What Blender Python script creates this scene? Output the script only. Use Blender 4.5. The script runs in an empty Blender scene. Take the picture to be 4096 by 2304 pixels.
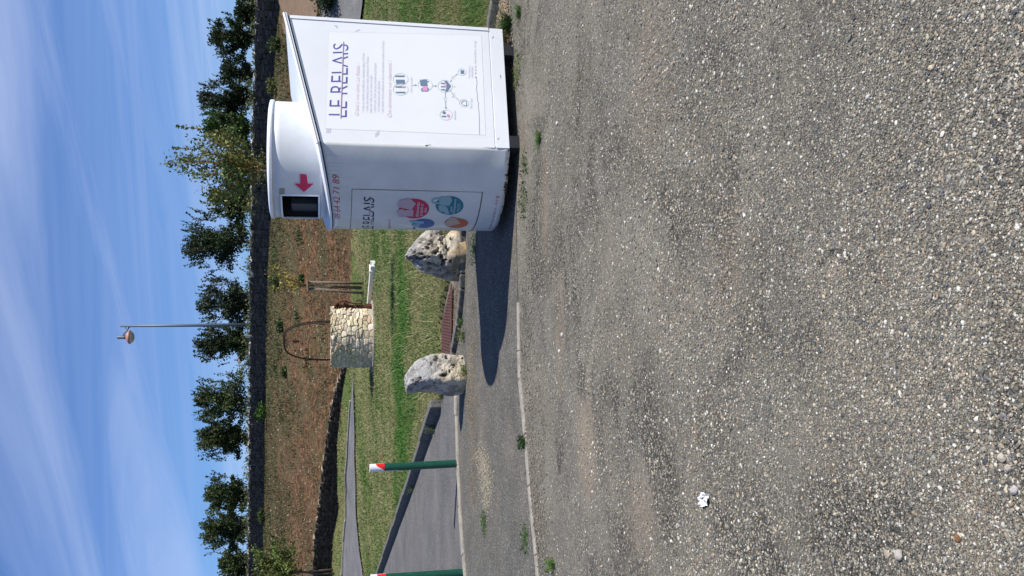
import bpy, bmesh, math, random
import numpy as np
from mathutils import Vector, Matrix
R = math.radians
# ---------------------------------------------------------------- camera (the photo was taken with the phone turned: the picture lies on its side)
FPX, VHOR, CAMH = 3465.0, 1300.0, 1.6
PITCH = math.atan((2048 - VHOR) / FPX)
cP, sP = math.cos(PITCH), math.sin(PITCH)
scene = bpy.context.scene
cam = bpy.data.cameras.new('camera'); cam_o = bpy.data.objects.new('camera', cam)
scene.collection.objects.link(cam_o); scene.camera = cam_o
cam.sensor_width = 36; cam.lens = FPX / 4096 * 36; cam.clip_end = 2000; cam.clip_start = 0.05
cam_o.matrix_world = Matrix(((0, 1, 0, 0), (-sP, 0, -cP, 0), (-cP, 0, sP, CAMH), (0, 0, 0, 1)))
# ---------------------------------------------------------------- light
SUN_EL = R(50.4); SUN_AZ = math.atan2(.934, -.358)      # azimuth measured from +Y towards +X
sdir = Vector((math.sin(SUN_AZ) * math.cos(SUN_EL), math.cos(SUN_AZ) * math.cos(SUN_EL), math.sin(SUN_EL)))
sl = bpy.data.lights.new('sun', 'SUN'); sl.energy = 5.0; sl.angle = R(0.53); sl.color = (1.0, .955, .88)
so = bpy.data.objects.new('sun', sl); scene.collection.objects.link(so)
so.rotation_euler = (-sdir).to_track_quat('-Z', 'Y').to_euler()
scene.view_settings.view_transform = 'Standard'; scene.view_settings.look = 'None'
scene.view_settings.gamma = 1; scene.view_settings.exposure = 0.45
world = bpy.data.worlds.new('World'); scene.world = world; world.use_nodes = True

class NT:
    """tiny helper to write node trees"""
    def __init__(s, tree): s.t = tree; s.n = tree.nodes; s.l = tree.links
    def new(s, ty, **kw):
        n = s.n.new(ty)
        for k, v in kw.items():
            if k.startswith('i_'): n.inputs[k[2:].replace('_', ' ')].default_value = v
            else: setattr(n, k, v)
        return n
    def link(s, a, b): s.l.new(a, b)
    def math(s, op, a, b=None, clamp=False):
        n = s.n.new('ShaderNodeMath'); n.operation = op; n.use_clamp = clamp
        for i, x in enumerate((a, b)):
            if x is None: continue
            if isinstance(x, (int, float)): n.inputs[i].default_value = x
            else: s.l.new(x, n.inputs[i])
        return n.outputs[0]
    def ramp(s, fac, stops, interp='LINEAR'):
        n = s.n.new('ShaderNodeValToRGB'); e = n.color_ramp.elements; n.color_ramp.interpolation = interp
        while len(e) < len(stops): e.new(.5)
        for i, (p, c) in enumerate(stops):
            e[i].position = p
            e[i].color = (c, c, c, 1) if isinstance(c, (int, float)) else (*c, 1)
        s.l.new(fac, n.inputs[0]); return n.outputs[0]
    def mix(s, fac, a, b, blend='MIX'):
        n = s.n.new('ShaderNodeMix'); n.data_type = 'RGBA'; n.blend_type = blend
        for sock, x in ((n.inputs[0], fac), (n.inputs[6], a), (n.inputs[7], b)):
            if isinstance(x, (int, float)): sock.default_value = x
            elif isinstance(x, tuple): sock.default_value = (*x, 1)
            else: s.l.new(x, sock)
        return n.outputs[2]
    def noise(s, vec, scale, detail=4, rough=.55, dist=0.):
        n = s.n.new('ShaderNodeTexNoise'); n.inputs['Scale'].default_value = scale
        n.inputs['Detail'].default_value = detail; n.inputs['Roughness'].default_value = rough
        n.inputs['Distortion'].default_value = dist
        if vec is not None: s.l.new(vec, n.inputs['Vector'])
        return n.outputs[0]
    def mapping(s, vec, rot=(0, 0, 0), scale=(1, 1, 1), loc=(0, 0, 0)):
        n = s.n.new('ShaderNodeMapping'); s.l.new(vec, n.inputs[0])
        n.inputs['Location'].default_value = loc; n.inputs['Rotation'].default_value = rot; n.inputs['Scale'].default_value = scale
        return n.outputs[0]

w = NT(world.node_tree); w.n.clear()
sky = w.new('ShaderNodeTexSky', sky_type='NISHITA', sun_disc=False, sun_elevation=SUN_EL, sun_rotation=SUN_AZ,
            altitude=200, air_density=1.0, dust_density=0.35, ozone_density=2.2)
tc = w.new('ShaderNodeTexCoord')
sep = w.new('ShaderNodeSeparateXYZ'); w.link(tc.outputs['Generated'], sep.inputs[0])
zz = w.math('MAXIMUM', w.math('ADD', sep.outputs[2], .05), .04)
comb = w.new('ShaderNodeCombineXYZ')
w.link(w.math('DIVIDE', sep.outputs[0], zz), comb.inputs[0]); w.link(w.math('DIVIDE', sep.outputs[1], zz), comb.inputs[1])
m1 = w.mapping(w.mapping(comb.outputs[0], rot=(0, 0, R(40))), scale=(.24, 1.0, 1), loc=(3.1, .45, 0))
n1 = w.noise(m1, .95, 7, .56, .9)
m2 = w.mapping(w.mapping(comb.outputs[0], rot=(0, 0, R(12))), scale=(.10, .55, 1), loc=(7.7, 3.1, 0))
n2 = w.noise(m2, 1.6, 5, .55, .6)
m3 = w.mapping(comb.outputs[0], scale=(.35, .35, 1), loc=(1.7, 4.4, 0))
n3 = w.noise(m3, 1.0, 2, .5)
c1 = w.ramp(n1, [(.40, 0.), (.70, 1.)]); c2 = w.ramp(n2, [(.43, 0.), (.74, .8)]); c3 = w.ramp(n3, [(.3, .5), (.6, 1.)])
cm = w.math('MULTIPLY', w.math('MAXIMUM', c1, c2), c3)
cm = w.math('MULTIPLY', cm, w.ramp(sep.outputs[2], [(.0, .15), (.1, .85), (.40, 1.), (.58, .1)]))
cm = w.math('ADD', w.math('MULTIPLY', cm, .64), .03)
tint = w.mix(1.0, sky.outputs[0], (.64, .93, 1.44), 'MULTIPLY')
skyc = w.mix(cm, tint, (7.0, 8.2, 11.4))
bg = w.new('ShaderNodeBackground'); w.link(skyc, bg.inputs[0]); bg.inputs[1].default_value = 0.066
wo = w.new('ShaderNodeOutputWorld'); w.link(bg.outputs[0], wo.inputs[0])

# ---------------------------------------------------------------- helpers
C = scene.collection
rng = np.random.default_rng(7); random.seed(7)

def ray(u, v):
    """direction through a spot of the upright photo (u right, v down, full size pixels)"""
    xn = (u - 1152) / FPX; yn = (v - 2048) / FPX
    return np.array([xn, cP - yn * sP, -sP - yn * cP])
def G(u, v, z=0.0):
    d = ray(u, v); t = (z - CAMH) / d[2]
    return np.array([0, 0, CAMH]) + t * d
def Y(u, v, y):
    d = ray(u, v); t = y / d[1]
    return np.array([0, 0, CAMH]) + t * d

def tag(o, label=None, cat=None, group=None, kind=None):
    if label: o['label'] = label
    if cat: o['category'] = cat
    if group: o['group'] = group
    if kind: o['kind'] = kind
    return o
def thing(name, loc, label, cat, group=None, rz=0):
    o = bpy.data.objects.new(name, None); C.objects.link(o)
    o.location = tuple(map(float, loc)); o.rotation_euler = (0, 0, rz); o.empty_display_size = .2
    return tag(o, label, cat, group)
def link(name, me, m, parent=None):
    o = bpy.data.objects.new(name, me); C.objects.link(o)
    if m is not None:
        for mm in (m if isinstance(m, (list, tuple)) else [m]): me.materials.append(mm)
    if parent is not None: o.parent = parent
    return o
def npmesh(name, V, F, m, parent=None, col=None, smooth=False, origin=None, midx=None):
    """V (n,3) world points (or local to the parent if origin is None), F (k,c) faces of equal size or a list"""
    V = np.asarray(V, dtype=np.float64)
    if origin is not None: V = V - np.asarray(origin, dtype=np.float64)
    me = bpy.data.meshes.new(name)
    me.vertices.add(len(V)); me.vertices.foreach_set('co', V.astype(np.float32).ravel())
    if isinstance(F, np.ndarray):
        k, c = F.shape; li = F.ravel(); ls = np.arange(k) * c
    else:
        li = np.array([i for f in F for i in f]); k = len(F); ln = np.array([len(f) for f in F]); ls = np.concatenate(([0], np.cumsum(ln)[:-1]))
    me.loops.add(len(li)); me.loops.foreach_set('vertex_index', li.astype(np.int32))
    me.polygons.add(k); me.polygons.foreach_set('loop_start', ls.astype(np.int32))
    if midx is not None: me.polygons.foreach_set('material_index', np.asarray(midx, dtype=np.int32))
    me.update(calc_edges=True); me.validate()
    if col is not None:
        a = me.color_attributes.new('Col', 'FLOAT_COLOR', 'POINT')
        cc = np.ones((len(V), 4), dtype=np.float32); cc[:, :3] = col; a.data.foreach_set('color', cc.ravel())
    me.shade_smooth() if smooth else me.shade_flat()
    return link(name, me, m, parent)
def bmo(name, bm, m, parent=None, smooth=False):
    bmesh.ops.recalc_face_normals(bm, faces=bm.faces)
    me = bpy.data.meshes.new(name); bm.to_mesh(me); bm.free()
    me.shade_smooth() if smooth else me.shade_flat()
    return link(name, me, m, parent)
def box(bm, c, s, rz=0, bev=0.0, ry=0, rx=0):
    M = Matrix.Translation(Vector(tuple(map(float, c)))) @ Matrix.Rotation(rz, 4, 'Z') @ Matrix.Rotation(ry, 4, 'Y') @ Matrix.Rotation(rx, 4, 'X') @ Matrix.Diagonal((s[0], s[1], s[2], 1))
    r = bmesh.ops.create_cube(bm, size=1, matrix=M)
    if bev > 0:
        es = list({e for v in r['verts'] for e in v.link_edges})
        bmesh.ops.bevel(bm, geom=es, offset=bev, segments=2, affect='EDGES', profile=.5)
def tube(bm, pts, rad, n=10, cap=True):
    pts = [Vector(tuple(map(float, p))) for p in pts]; N = len(pts)
    rad = [rad] * N if isinstance(rad, (int, float)) else list(rad)
    rings = []; up = Vector((0, 0, 1)); prev = None
    for i, p in enumerate(pts):
        d = (pts[min(i + 1, N - 1)] - pts[max(i - 1, 0)]).normalized()
        if prev is None:
            a = d.cross(up)
            if a.length < .1: a = d.cross(Vector((1, 0, 0)))
        else: a = prev - d * prev.dot(d)
        a.normalize(); prev = a.copy(); b = d.cross(a)
        rings.append([bm.verts.new(p + (a * math.cos(2 * math.pi * k / n) + b * math.sin(2 * math.pi * k / n)) * rad[i]) for k in range(n)])
    for i in range(N - 1):
        for k in range(n):
            bm.faces.new((rings[i][k], rings[i][(k + 1) % n], rings[i + 1][(k + 1) % n], rings[i + 1][k]))
    if cap: bm.faces.new(rings[0][::-1]); bm.faces.new(rings[-1])
def lathe(bm, prof, c=(0, 0, 0), n=32):
    rings = []
    for r, z in prof:
        rings.append([bm.verts.new((c[0] + r * math.cos(2 * math.pi * k / n), c[1] + r * math.sin(2 * math.pi * k / n), c[2] + z)) for k in range(n)])
    for i in range(len(prof) - 1):
        for k in range(n): bm.faces.new((rings[i][k], rings[i][(k + 1) % n], rings[i + 1][(k + 1) % n], rings[i + 1][k]))
    return rings

def vnoise(P, scale=1.0, seed=0):
    """smooth value noise, numpy, returns -1..1"""
    P = np.asarray(P, dtype=np.float64)
    if P.shape[1] == 2: P = np.c_[P, np.zeros(len(P))]
    P = P * scale + 100.3 + seed * 17.77
    I = np.floor(P).astype(np.int64); f = P - I; f = f * f * (3 - 2 * f)
    def h(ix, iy, iz):
        n = (ix * 374761393 + iy * 668265263 + iz * 2147483647 + seed * 144665) & 0xffffffff
        n = ((n ^ (n >> 13)) * 1274126177) & 0xffffffff; n = (n ^ (n >> 16)) & 0xffffffff
        return n / 2147483648.0 - 1.0
    r = 0
    for dx in (0, 1):
        for dy in (0, 1):
            for dz in (0, 1):
                wgt = (f[:, 0] if dx else 1 - f[:, 0]) * (f[:, 1] if dy else 1 - f[:, 1]) * (f[:, 2] if dz else 1 - f[:, 2])
                r = r + wgt * h(I[:, 0] + dx, I[:, 1] + dy, I[:, 2] + dz)
    return r
def fbm(P, scale, seed=0, oct=4, gain=.5):
    r = 0; a = 1; t = 0
    for i in range(oct): r = r + a * vnoise(P, scale * 2 ** i, seed + i * 3); t += a; a *= gain
    return r / t
def inpoly(X, Yc, poly):
    ins = np.zeros(len(X), bool); n = len(poly); j = n - 1
    for i in range(n):
        xi, yi = poly[i][0], poly[i][1]; xj, yj = poly[j][0], poly[j][1]
        if yi != yj:
            c = ((yi > Yc) != (yj > Yc)) & (X < (xj - xi) * (Yc - yi) / (yj - yi) + xi)
            ins ^= c
        j = i
    return ins

# ---------------------------------------------------------------- materials
def mat(name, color, rough=.7, spec=.3, metal=0, var=0.0, vscale=3.0, bump=0.0, bscale=20.0, col2=None, thr=(.4, .65), coat=0):
    m = bpy.data.materials.new(name); m.use_nodes = True; t = NT(m.node_tree); b = t.n['Principled BSDF']
    b.inputs['Roughness'].default_value = rough; b.inputs['Specular IOR Level'].default_value = spec; b.inputs['Metallic'].default_value = metal
    if coat: b.inputs['Coat Weight'].default_value = coat; b.inputs['Coat Roughness'].default_value = .08
    b.inputs['Base Color'].default_value = (*color, 1)
    tcn = t.new('ShaderNodeTexCoord'); ob = tcn.outputs['Object']
    if var or col2:
        n = t.noise(ob, vscale, 6, .6)
        c = t.mix(t.ramp(n, [(thr[0], 0.), (thr[1], 1.)]), color, col2 if col2 else tuple(x * (1 - var) for x in color))
        if var and col2:
            n2 = t.noise(ob, vscale * 5.3, 4, .6)
            c = t.mix(t.ramp(n2, [(.35, 1.), (.7, 0.)]), c, t.mix(1.0, c, (1 - var,) * 3, 'MULTIPLY'))
        t.link(c, b.inputs['Base Color'])
    if bump:
        bn = t.new('ShaderNodeBump'); bn.inputs['Strength'].default_value = 1; bn.inputs['Distance'].default_value = bump
        t.link(t.noise(ob, bscale, 6, .6), bn.inputs['Height']); t.link(bn.outputs[0], b.inputs['Normal'])
    return m
def colmat(name, rough=.7, spec=.25, trans=0.0, bump=0, bscale=30, speck=None, mul=1.0):
    """base colour from the per-vertex colour of the thing itself"""
    m = bpy.data.materials.new(name); m.use_nodes = True; t = NT(m.node_tree); b = t.n['Principled BSDF']
    at = t.new('ShaderNodeAttribute', attribute_name='Col'); c = at.outputs['Color']
    tcn = t.new('ShaderNodeTexCoord'); ob = tcn.outputs['Object']
    if speck:
        sc, amt = speck
        n = t.noise(ob, sc, 5, .65)
        c = t.mix(1.0, c, t.ramp(n, [(.25, 1 - amt), (.5, 1.), (.75, 1 + amt * .6)]), 'MULTIPLY')
    t.link(c, b.inputs['Base Color']); b.inputs['Roughness'].default_value = rough; b.inputs['Specular IOR Level'].default_value = spec
    if bump:
        bn = t.new('ShaderNodeBump'); bn.inputs['Distance'].default_value = bump
        t.link(t.noise(ob, bscale, 6, .65), bn.inputs['Height']); t.link(bn.outputs[0], b.inputs['Normal'])
    if trans:
        tr = t.new('ShaderNodeBsdfTranslucent'); t.link(c, tr.inputs[0])
        ms = t.new('ShaderNodeMixShader'); ms.inputs[0].default_value = trans
        t.link(b.outputs[0], ms.inputs[1]); t.link(tr.outputs[0], ms.inputs[2])
        t.link(ms.outputs[0], t.n['Material Output'].inputs[0])
    return m
def aggregate(name, scale, stops, dirt, dirt_amt=(.45, .7), bump=.004, dscale=.55, fine=1.0, gap=.35):
    """chip seal: a stone colour per cell, dark joints, worn brown patches"""
    m = bpy.data.materials.new(name); m.use_nodes = True; t = NT(m.node_tree); b = t.n['Principled BSDF']
    tcn = t.new('ShaderNodeTexCoord'); ob = tcn.outputs['Object']
    wn = t.new('ShaderNodeTexNoise'); wn.inputs['Scale'].default_value = scale * .6; t.link(ob, wn.inputs['Vector'])
    wob = t.new('ShaderNodeVectorMath', operation='SCALE'); t.link(wn.outputs['Color'], wob.inputs[0]); wob.inputs['Scale'].default_value = .55 / scale
    add = t.new('ShaderNodeVectorMath', operation='ADD'); t.link(ob, add.inputs[0]); t.link(wob.outputs[0], add.inputs[1])
    cols = []; hs = []
    for k, sc in enumerate((scale, scale * 1.9)):
        v = t.new('ShaderNodeTexVoronoi'); v.inputs['Scale'].default_value = sc; t.link(add.outputs[0], v.inputs['Vector'])
        s = t.new('ShaderNodeSeparateColor'); t.link(v.outputs['Color'], s.inputs[0])
        cc = t.ramp(s.outputs[0], stops)
        d = t.ramp(v.outputs['Distance'], [(.15, 1.), (.75, gap)])
        cols.append(t.mix(1.0, cc, d, 'MULTIPLY')); hs.append(t.ramp(v.outputs['Distance'], [(.0, 1.), (.8, 0.)]))
        if k == 0: pick = s.outputs[1]
    sel = t.ramp(pick, [(.38, 0.), (.42, 1.)])
    c = t.mix(sel, cols[0], cols[1]); h = t.mix(sel, hs[0], hs[1])
    n = t.noise(ob, dscale, 6, .62, .3); n2 = t.noise(ob, scale * .35, 3, .6)
    dm = t.math('MULTIPLY', t.ramp(n, [(dirt_amt[0], 0.), (dirt_amt[1], 1.)]), t.ramp(n2, [(.35, .25), (.6, 1.)]))
    c = t.mix(t.math('MULTIPLY', dm, .8), c, t.mix(.45, dirt, c))
    n4 = t.noise(ob, dscale * 2.3, 5, .6)
    c = t.mix(1.0, c, t.ramp(n4, [(.3, .8), (.7, 1.2)]), 'MULTIPLY')
    t.link(c, b.inputs['Base Color']); b.inputs['Roughness'].default_value = .85; b.inputs['Specular IOR Level'].default_value = .2
    bn = t.new('ShaderNodeBump'); bn.inputs['Distance'].default_value = bump; bn.inputs['Strength'].default_value = 1.0
    t.link(h, bn.inputs['Height']); t.link(bn.outputs[0], b.inputs['Normal'])
    return m

M = {}
greys = [(0., (.085, .082, .07)), (.28, (.15, .146, .125)), (.6, (.215, .203, .17)), (.84, (.29, .265, .21)), (.97, (.39, .36, .29)), (1., (.66, .63, .56))]
M['chip'] = aggregate('chip_seal', 100, greys, (.27, .215, .15), dirt_amt=(.42, .66), bump=.004, gap=.5, dscale=.8)
def coarse_patches(m, blobs):
    """patches where the binder has worn away: bigger open stones with dark gaps; brown earth in the hollows"""
    t = NT(m.node_tree); b = t.n['Principled BSDF']; old = b.inputs['Base Color'].links[0].from_socket; bump = b.inputs['Normal'].links[0].from_node; oldh = bump.inputs['Height'].links[0].from_socket
    ob = t.new('ShaderNodeTexCoord').outputs['Object']
    mk = t.ramp(t.noise(t.mapping(ob, scale=(1.0, 1.35, 1)), .95, 8, .62, 1.1), [(.47, 0.), (.60, 1.)])
    v = t.new('ShaderNodeTexVoronoi'); v.inputs['Scale'].default_value = 74; t.link(ob, v.inputs['Vector']); s_ = t.new('ShaderNodeSeparateColor'); t.link(v.outputs['Color'], s_.inputs[0])
    cc = t.ramp(s_.outputs[0], [(0., (.045, .043, .037)), (.3, (.12, .115, .097)), (.6, (.21, .195, .16)), (.85, (.33, .295, .23)), (.96, (.46, .42, .34)), (1., (.74, .71, .64))])
    cc = t.mix(1.0, cc, t.ramp(v.outputs['Distance'], [(.25, 1.), (.65, .22)]), 'MULTIPLY')
    c = t.mix(t.math('MULTIPLY', mk, .85), old, cc)
    h = t.math('ADD', oldh, t.math('MULTIPLY', t.math('MULTIPLY', t.ramp(v.outputs['Distance'], [(0., 1.), (.7, 0.)]), mk), 1.6))
    # smooth dusty areas
    ds = t.ramp(t.noise(ob, .62, 6, .6, .6), [(.50, 0.), (.68, 1.)]); c = t.mix(t.math('MULTIPLY', ds, .55), c, t.mix(t.ramp(t.noise(ob, 160, 2, .6), [(.3, 0.), (.7, 1.)]), (.16, .149, .125), (.27, .245, .20)))
    wn = t.new('ShaderNodeTexNoise'); wn.inputs['Scale'].default_value = 5; wn.inputs['Detail'].default_value = 5; t.link(ob, wn.inputs['Vector'])
    for (x, y, rx, ry, st, col) in blobs:
        mp = t.mapping(ob, loc=(-x / rx, -y / ry, 0), scale=(1 / rx, 1 / ry, 1)); L = t.new('ShaderNodeVectorMath', operation='LENGTH'); t.link(mp, L.inputs[0])
        f = t.math('ADD', L.outputs['Value'], t.math('MULTIPLY', wn.outputs[0], 1.1)); f = t.ramp(t.math('MULTIPLY', f, .5), [(.50, st), (.80, 0.)])
        f = t.math('MULTIPLY', f, t.ramp(t.noise(ob, 60, 3, .6), [(.35, .35), (.6, 1.)])); c = t.mix(f, c, col)
    # hairline cracks
    wv = t.new('ShaderNodeVectorMath', operation='SCALE'); t.link(wn.outputs['Color'], wv.inputs[0]); wv.inputs['Scale'].default_value = .35; ad = t.new('ShaderNodeVectorMath', operation='ADD'); t.link(ob, ad.inputs[0]); t.link(wv.outputs[0], ad.inputs[1])
    cr = t.new('ShaderNodeTexVoronoi', feature='DISTANCE_TO_EDGE'); cr.inputs['Scale'].default_value = .42; t.link(ad.outputs[0], cr.inputs['Vector'])
    ck = t.math('MULTIPLY', t.ramp(cr.outputs['Distance'], [(.0, 1.), (.009, 0.)]), t.ramp(t.noise(ob, .5, 2), [(.5, 0.), (.6, .8)]))
    c = t.mix(ck, c, (.05, .045, .04)); c = t.mix(1.0, c, t.ramp(t.noise(ob, .35, 3, .5), [(.3, .88), (.7, 1.14)]), 'MULTIPLY')
    x, y = G(1205, 3335)[:2]; mp = t.mapping(ob, loc=(-x / .085, -y / .115, 0), scale=(1 / .085, 1 / .115, 1)); L = t.new('ShaderNodeVectorMath', operation='LENGTH'); t.link(mp, L.inputs[0])
    f = t.math('ADD', L.outputs['Value'], t.math('MULTIPLY', t.noise(ob, 14, 4, .6), .7)); f = t.ramp(t.math('MULTIPLY', f, .5), [(.50, 1.), (.66, 0.)])
    h = t.math('SUBTRACT', h, t.math('MULTIPLY', f, 5.5)); h = t.math('ADD', h, t.math('MULTIPLY', t.noise(ob, 2.2, 6, .6), 5.0))
    t.link(c, b.inputs['Base Color']); t.link(h, bump.inputs['Height'])
_b = [G(500, 2345), G(1215, 3345), G(980, 2240), G(1500, 2180), G(250, 2560), G(1900, 2600), G(300, 3900), G(1250, 2900)]
_r = [(.42, .22), (.07, .09), (.5, .14), (.6, .16), (.3, .3), (.5, .35), (.2, .12), (.35, .2)]
coarse_patches(M['chip'], [(p[0], p[1], r[0], r[1], st, (.25, .20, .145)) for p, r, st in zip(_b, _r, (.75, .75, .5, .5, .45, .35, .5, .35))])
M['tar'] = aggregate('worn_asphalt', 110, [(0., (.075, .073, .066)), (.4, (.15, .146, .132)), (.7, (.23, .22, .19)), (.92, (.34, .315, .26)), (1., (.68, .65, .58))], (.22, .175, .12), dirt_amt=(.50, .72), bump=.005, dscale=1.1)
M['drive'] = aggregate('driveway_asphalt', 130, [(0., (.07, .069, .07)), (.5, (.11, .108, .107)), (.85, (.155, .15, .144)), (1., (.4, .39, .37))], (.17, .15, .135), dirt_amt=(.45, .7), bump=.0015, dscale=.6, gap=.7)
M['path'] = aggregate('path_asphalt', 60, [(0., (.11, .11, .115)), (.5, (.145, .145, .15)), (.9, (.19, .19, .19)), (1., (.3, .3, .3))], (.19, .17, .15), bump=.002, dscale=.5, gap=.7)
M['conc'] = mat('old_concrete', (.37, .335, .28), .9, .2, var=.3, vscale=9, col2=(.25, .23, .195), bump=.006, bscale=45)
M['conc_dark'] = mat('lichened_concrete', (.2, .195, .18), .9, .2, var=.5, vscale=14, col2=(.10, .10, .095), bump=.008, bscale=60)
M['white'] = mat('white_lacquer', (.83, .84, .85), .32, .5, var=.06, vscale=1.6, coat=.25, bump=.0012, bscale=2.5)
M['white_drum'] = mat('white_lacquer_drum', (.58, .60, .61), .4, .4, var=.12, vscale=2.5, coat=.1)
M['white_front'] = mat('white_lacquer_shade_tone', (.66, .675, .665), .3, .5, var=.16, vscale=2.2, coat=.35, bump=.0015, bscale=2.0)  # same white paint, greyed in its colour because the curved front stands in shade
M['roofw'] = mat('roof_white', (.80, .82, .86), .3, .5, var=.06, vscale=4, coat=.3)
M['poster'] = mat('poster_vinyl', (.84, .85, .845), .4, .4, var=.03, vscale=2)
M['seam'] = mat('dark_seam', (.03, .032, .035), .8)
M['steel_dark'] = mat('dark_steel', (.025, .025, .028), .6, .3, bump=.002)
M['greyline'] = mat('grey_line', (.32, .31, .38), .7)
M['inner'] = mat('chute_black', (.006, .0065, .008), .6, .2)
M['tray'] = mat('chute_tray', (.028, .031, .036), .55, .3)
M['crimson'] = mat('crimson_print', (.50, .02, .085), .45, .4)
M['navy'] = mat('navy_print', (.022, .025, .085), .5, .35)
M['violet'] = mat('violet_print', (.13, .105, .36), .5, .35)
M['violet_f'] = mat('faded_mauve_print', (.66, .64, .73), .6)
M['pinktext'] = mat('faded_pink_print', (.78, .62, .68), .6)
M['crim_f'] = mat('faded_crimson_print', (.58, .34, .40), .6)
M['teal'] = mat('teal_print', (.010, .17, .235), .45, .4)
M['blue'] = mat('blue_print', (.03, .11, .31), .45, .4)
M['orange'] = mat('orange_print', (.52, .11, .05), .45, .4)
M['pinkcloth'] = mat('pink_garment_print', (.50, .37, .42), .5)
M['tealcloth'] = mat('pale_teal_print', (.27, .42, .45), .5)
M['bluecloth'] = mat('pale_blue_print', (.24, .37, .50), .5)
M['sandcloth'] = mat('sand_print', (.52, .37, .29), .5)
M['paletext'] = mat('pale_print', (.72, .70, .74), .5)
M['icon'] = mat('slate_blue_print', (.17, .24, .33), .5)
M['iconring'] = mat('pale_ring_print', (.58, .64, .64), .5)
M['iconpink'] = mat('pink_print', (.75, .35, .60), .5)
M['beige'] = mat('beige_sticker', (.30, .28, .22), .6)
M['blackp'] = mat('black_plastic', (.01, .01, .01), .5)
M['rust'] = mat('rust', (.12, .042, .020), .9, .2, var=.4, vscale=12, col2=(.055, .024, .016), bump=.003, bscale=60)
M['rustplate'] = mat('rusted_plate', (.115, .052, .04), .8, .3, var=.3, vscale=16, col2=(.075, .036, .03), bump=.001, bscale=80)
M['iron'] = mat('rusty_hoop', (.035, .02, .016), .8, .3, var=.3, vscale=20)
M['green'] = mat('green_paint', (.004, .075, .045), .42, .5, var=.35, vscale=14, col2=(.02, .11, .075), thr=(.5, .75), bump=.001, bscale=30)
M['red'] = mat('red_reflective', (.62, .018, .014), .4, .4)
M['wreflect'] = mat('white_reflective', (.76, .76, .78), .45, .4, var=.12, vscale=30)
M['greylabel'] = mat('grey_label', (.40, .42, .42), .5)
M['galv'] = mat('painted_pole', (.10, .135, .17), .5, .4, metal=.2)
M['lampred'] = mat('lamp_hood_orange', (.38, .17, .12), .5, .4)
M['lens'] = mat('lamp_lens', (.55, .58, .62), .15, .5)
M['wood'] = mat('weathered_wood', (.22, .17, .12), .9, .2, var=.35, vscale=12, col2=(.13, .105, .08), bump=.004, bscale=40)
M['bark'] = mat('bark', (.11, .085, .06), .95, .1, var=.4, vscale=12, bump=.01, bscale=25)
M['bark_or'] = mat('yellow_bark', (.34, .20, .07), .9, .2, var=.4, vscale=14)
M['leaf'] = colmat('foliage', .55, .25, trans=.22)
M['grass'] = colmat('grass_blades', .6, .2, trans=.25)
M['stone'] = colmat('pale_limestone', .9, .2, bump=.010, bscale=28, speck=(24, .28))
M['boulder'] = colmat('boulder_limestone', .92, .15, bump=.014, bscale=38, speck=(34, .30))
M['pebble'] = colmat('pebbles', .8, .3)
M['wallstone'] = colmat('dry_wall_stone', .95, .1, bump=.03, bscale=9, speck=(6, .35))
M['trough'] = mat('white_stone', (.74, .72, .67), .7, .3, var=.08, vscale=6, bump=.003, bscale=30)
M['paper'] = mat('crumpled_paper', (.66, .66, .67), .7, .2, var=.15, vscale=60)

def groundmat(name, stops1, stops2, mask, scale1, scale2, bump, stretch=(1, 1, 1), attr=True, fleck=None):
    m = bpy.data.materials.new(name); m.use_nodes = True; t = NT(m.node_tree); b = t.n['Principled BSDF']
    tcn = t.new('ShaderNodeTexCoord'); ob = t.mapping(tcn.outputs['Object'], scale=stretch)
    c1 = t.ramp(t.noise(ob, scale1, 8, .68), stops1); c2 = t.ramp(t.noise(ob, scale1 * 1.3, 8, .68), stops2)
    mk = t.ramp(t.noise(ob, scale2, 7, .6, .4), [(mask[0], 0.), (mask[1], 1.)])
    if attr:
        at = t.new('ShaderNodeAttribute', attribute_name='Col'); s = t.new('ShaderNodeSeparateColor'); t.link(at.outputs['Color'], s.inputs[0])
        mk = t.math('ADD', mk, t.math('SUBTRACT', s.outputs[0], .5), clamp=True)
    c = t.mix(mk, c1, c2)
    if fleck:
        v = t.new('ShaderNodeTexVoronoi'); v.inputs['Scale'].default_value = fleck[0]; t.link(tcn.outputs['Object'], v.inputs['Vector'])
        s2 = t.new('ShaderNodeSeparateColor'); t.link(v.outputs['Color'], s2.inputs[0])
        f = t.math('MULTIPLY', t.ramp(s2.outputs[0], [(fleck[1], 0.), (fleck[1] + .02, 1.)]), t.ramp(v.outputs['Distance'], [(.25, 1.), (.42, 0.)]))
        c = t.mix(f, c, fleck[2])
    t.link(c, b.inputs['Base Color']); b.inputs['Roughness'].default_value = .95; b.inputs['Specular IOR Level'].default_value = .1
    bn = t.new('ShaderNodeBump'); bn.inputs['Distance'].default_value = bump
    t.link(t.noise(tcn.outputs['Object'], scale1, 8, .7), bn.inputs['Height']); t.link(bn.outputs[0], b.inputs['Normal'])
    return m
M['lawn'] = groundmat('lawn_turf', [(.3, (.08, .085, .035)), (.5, (.15, .15, .065)), (.7, (.24, .21, .11))],
                      [(.3, (.02, .05, .008)), (.5, (.045, .105, .018)), (.7, (.10, .15, .045))], (.42, .62), 9, .35, .05, stretch=(.9, 1.0, 1))
M['hill'] = groundmat('bank_soil', [(.36, (.04, .026, .016)), (.47, (.095, .056, .031)), (.57, (.17, .092, .046)), (.72, (.27, .16, .085))],
                      [(.3, (.035, .036, .016)), (.5, (.085, .08, .038)), (.7, (.16, .13, .07))], (.42, .6), 3.2, .5, .2, fleck=(6.0, .95, (.36, .30, .22)))
M['earth'] = mat('bare_earth', (.17, .12, .085), .95, .1, var=.15, vscale=2, bump=.02, bscale=14)
M['far'] = mat('far_earth', (.10, .10, .05), .95, .1, var=.3, vscale=.2)
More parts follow.
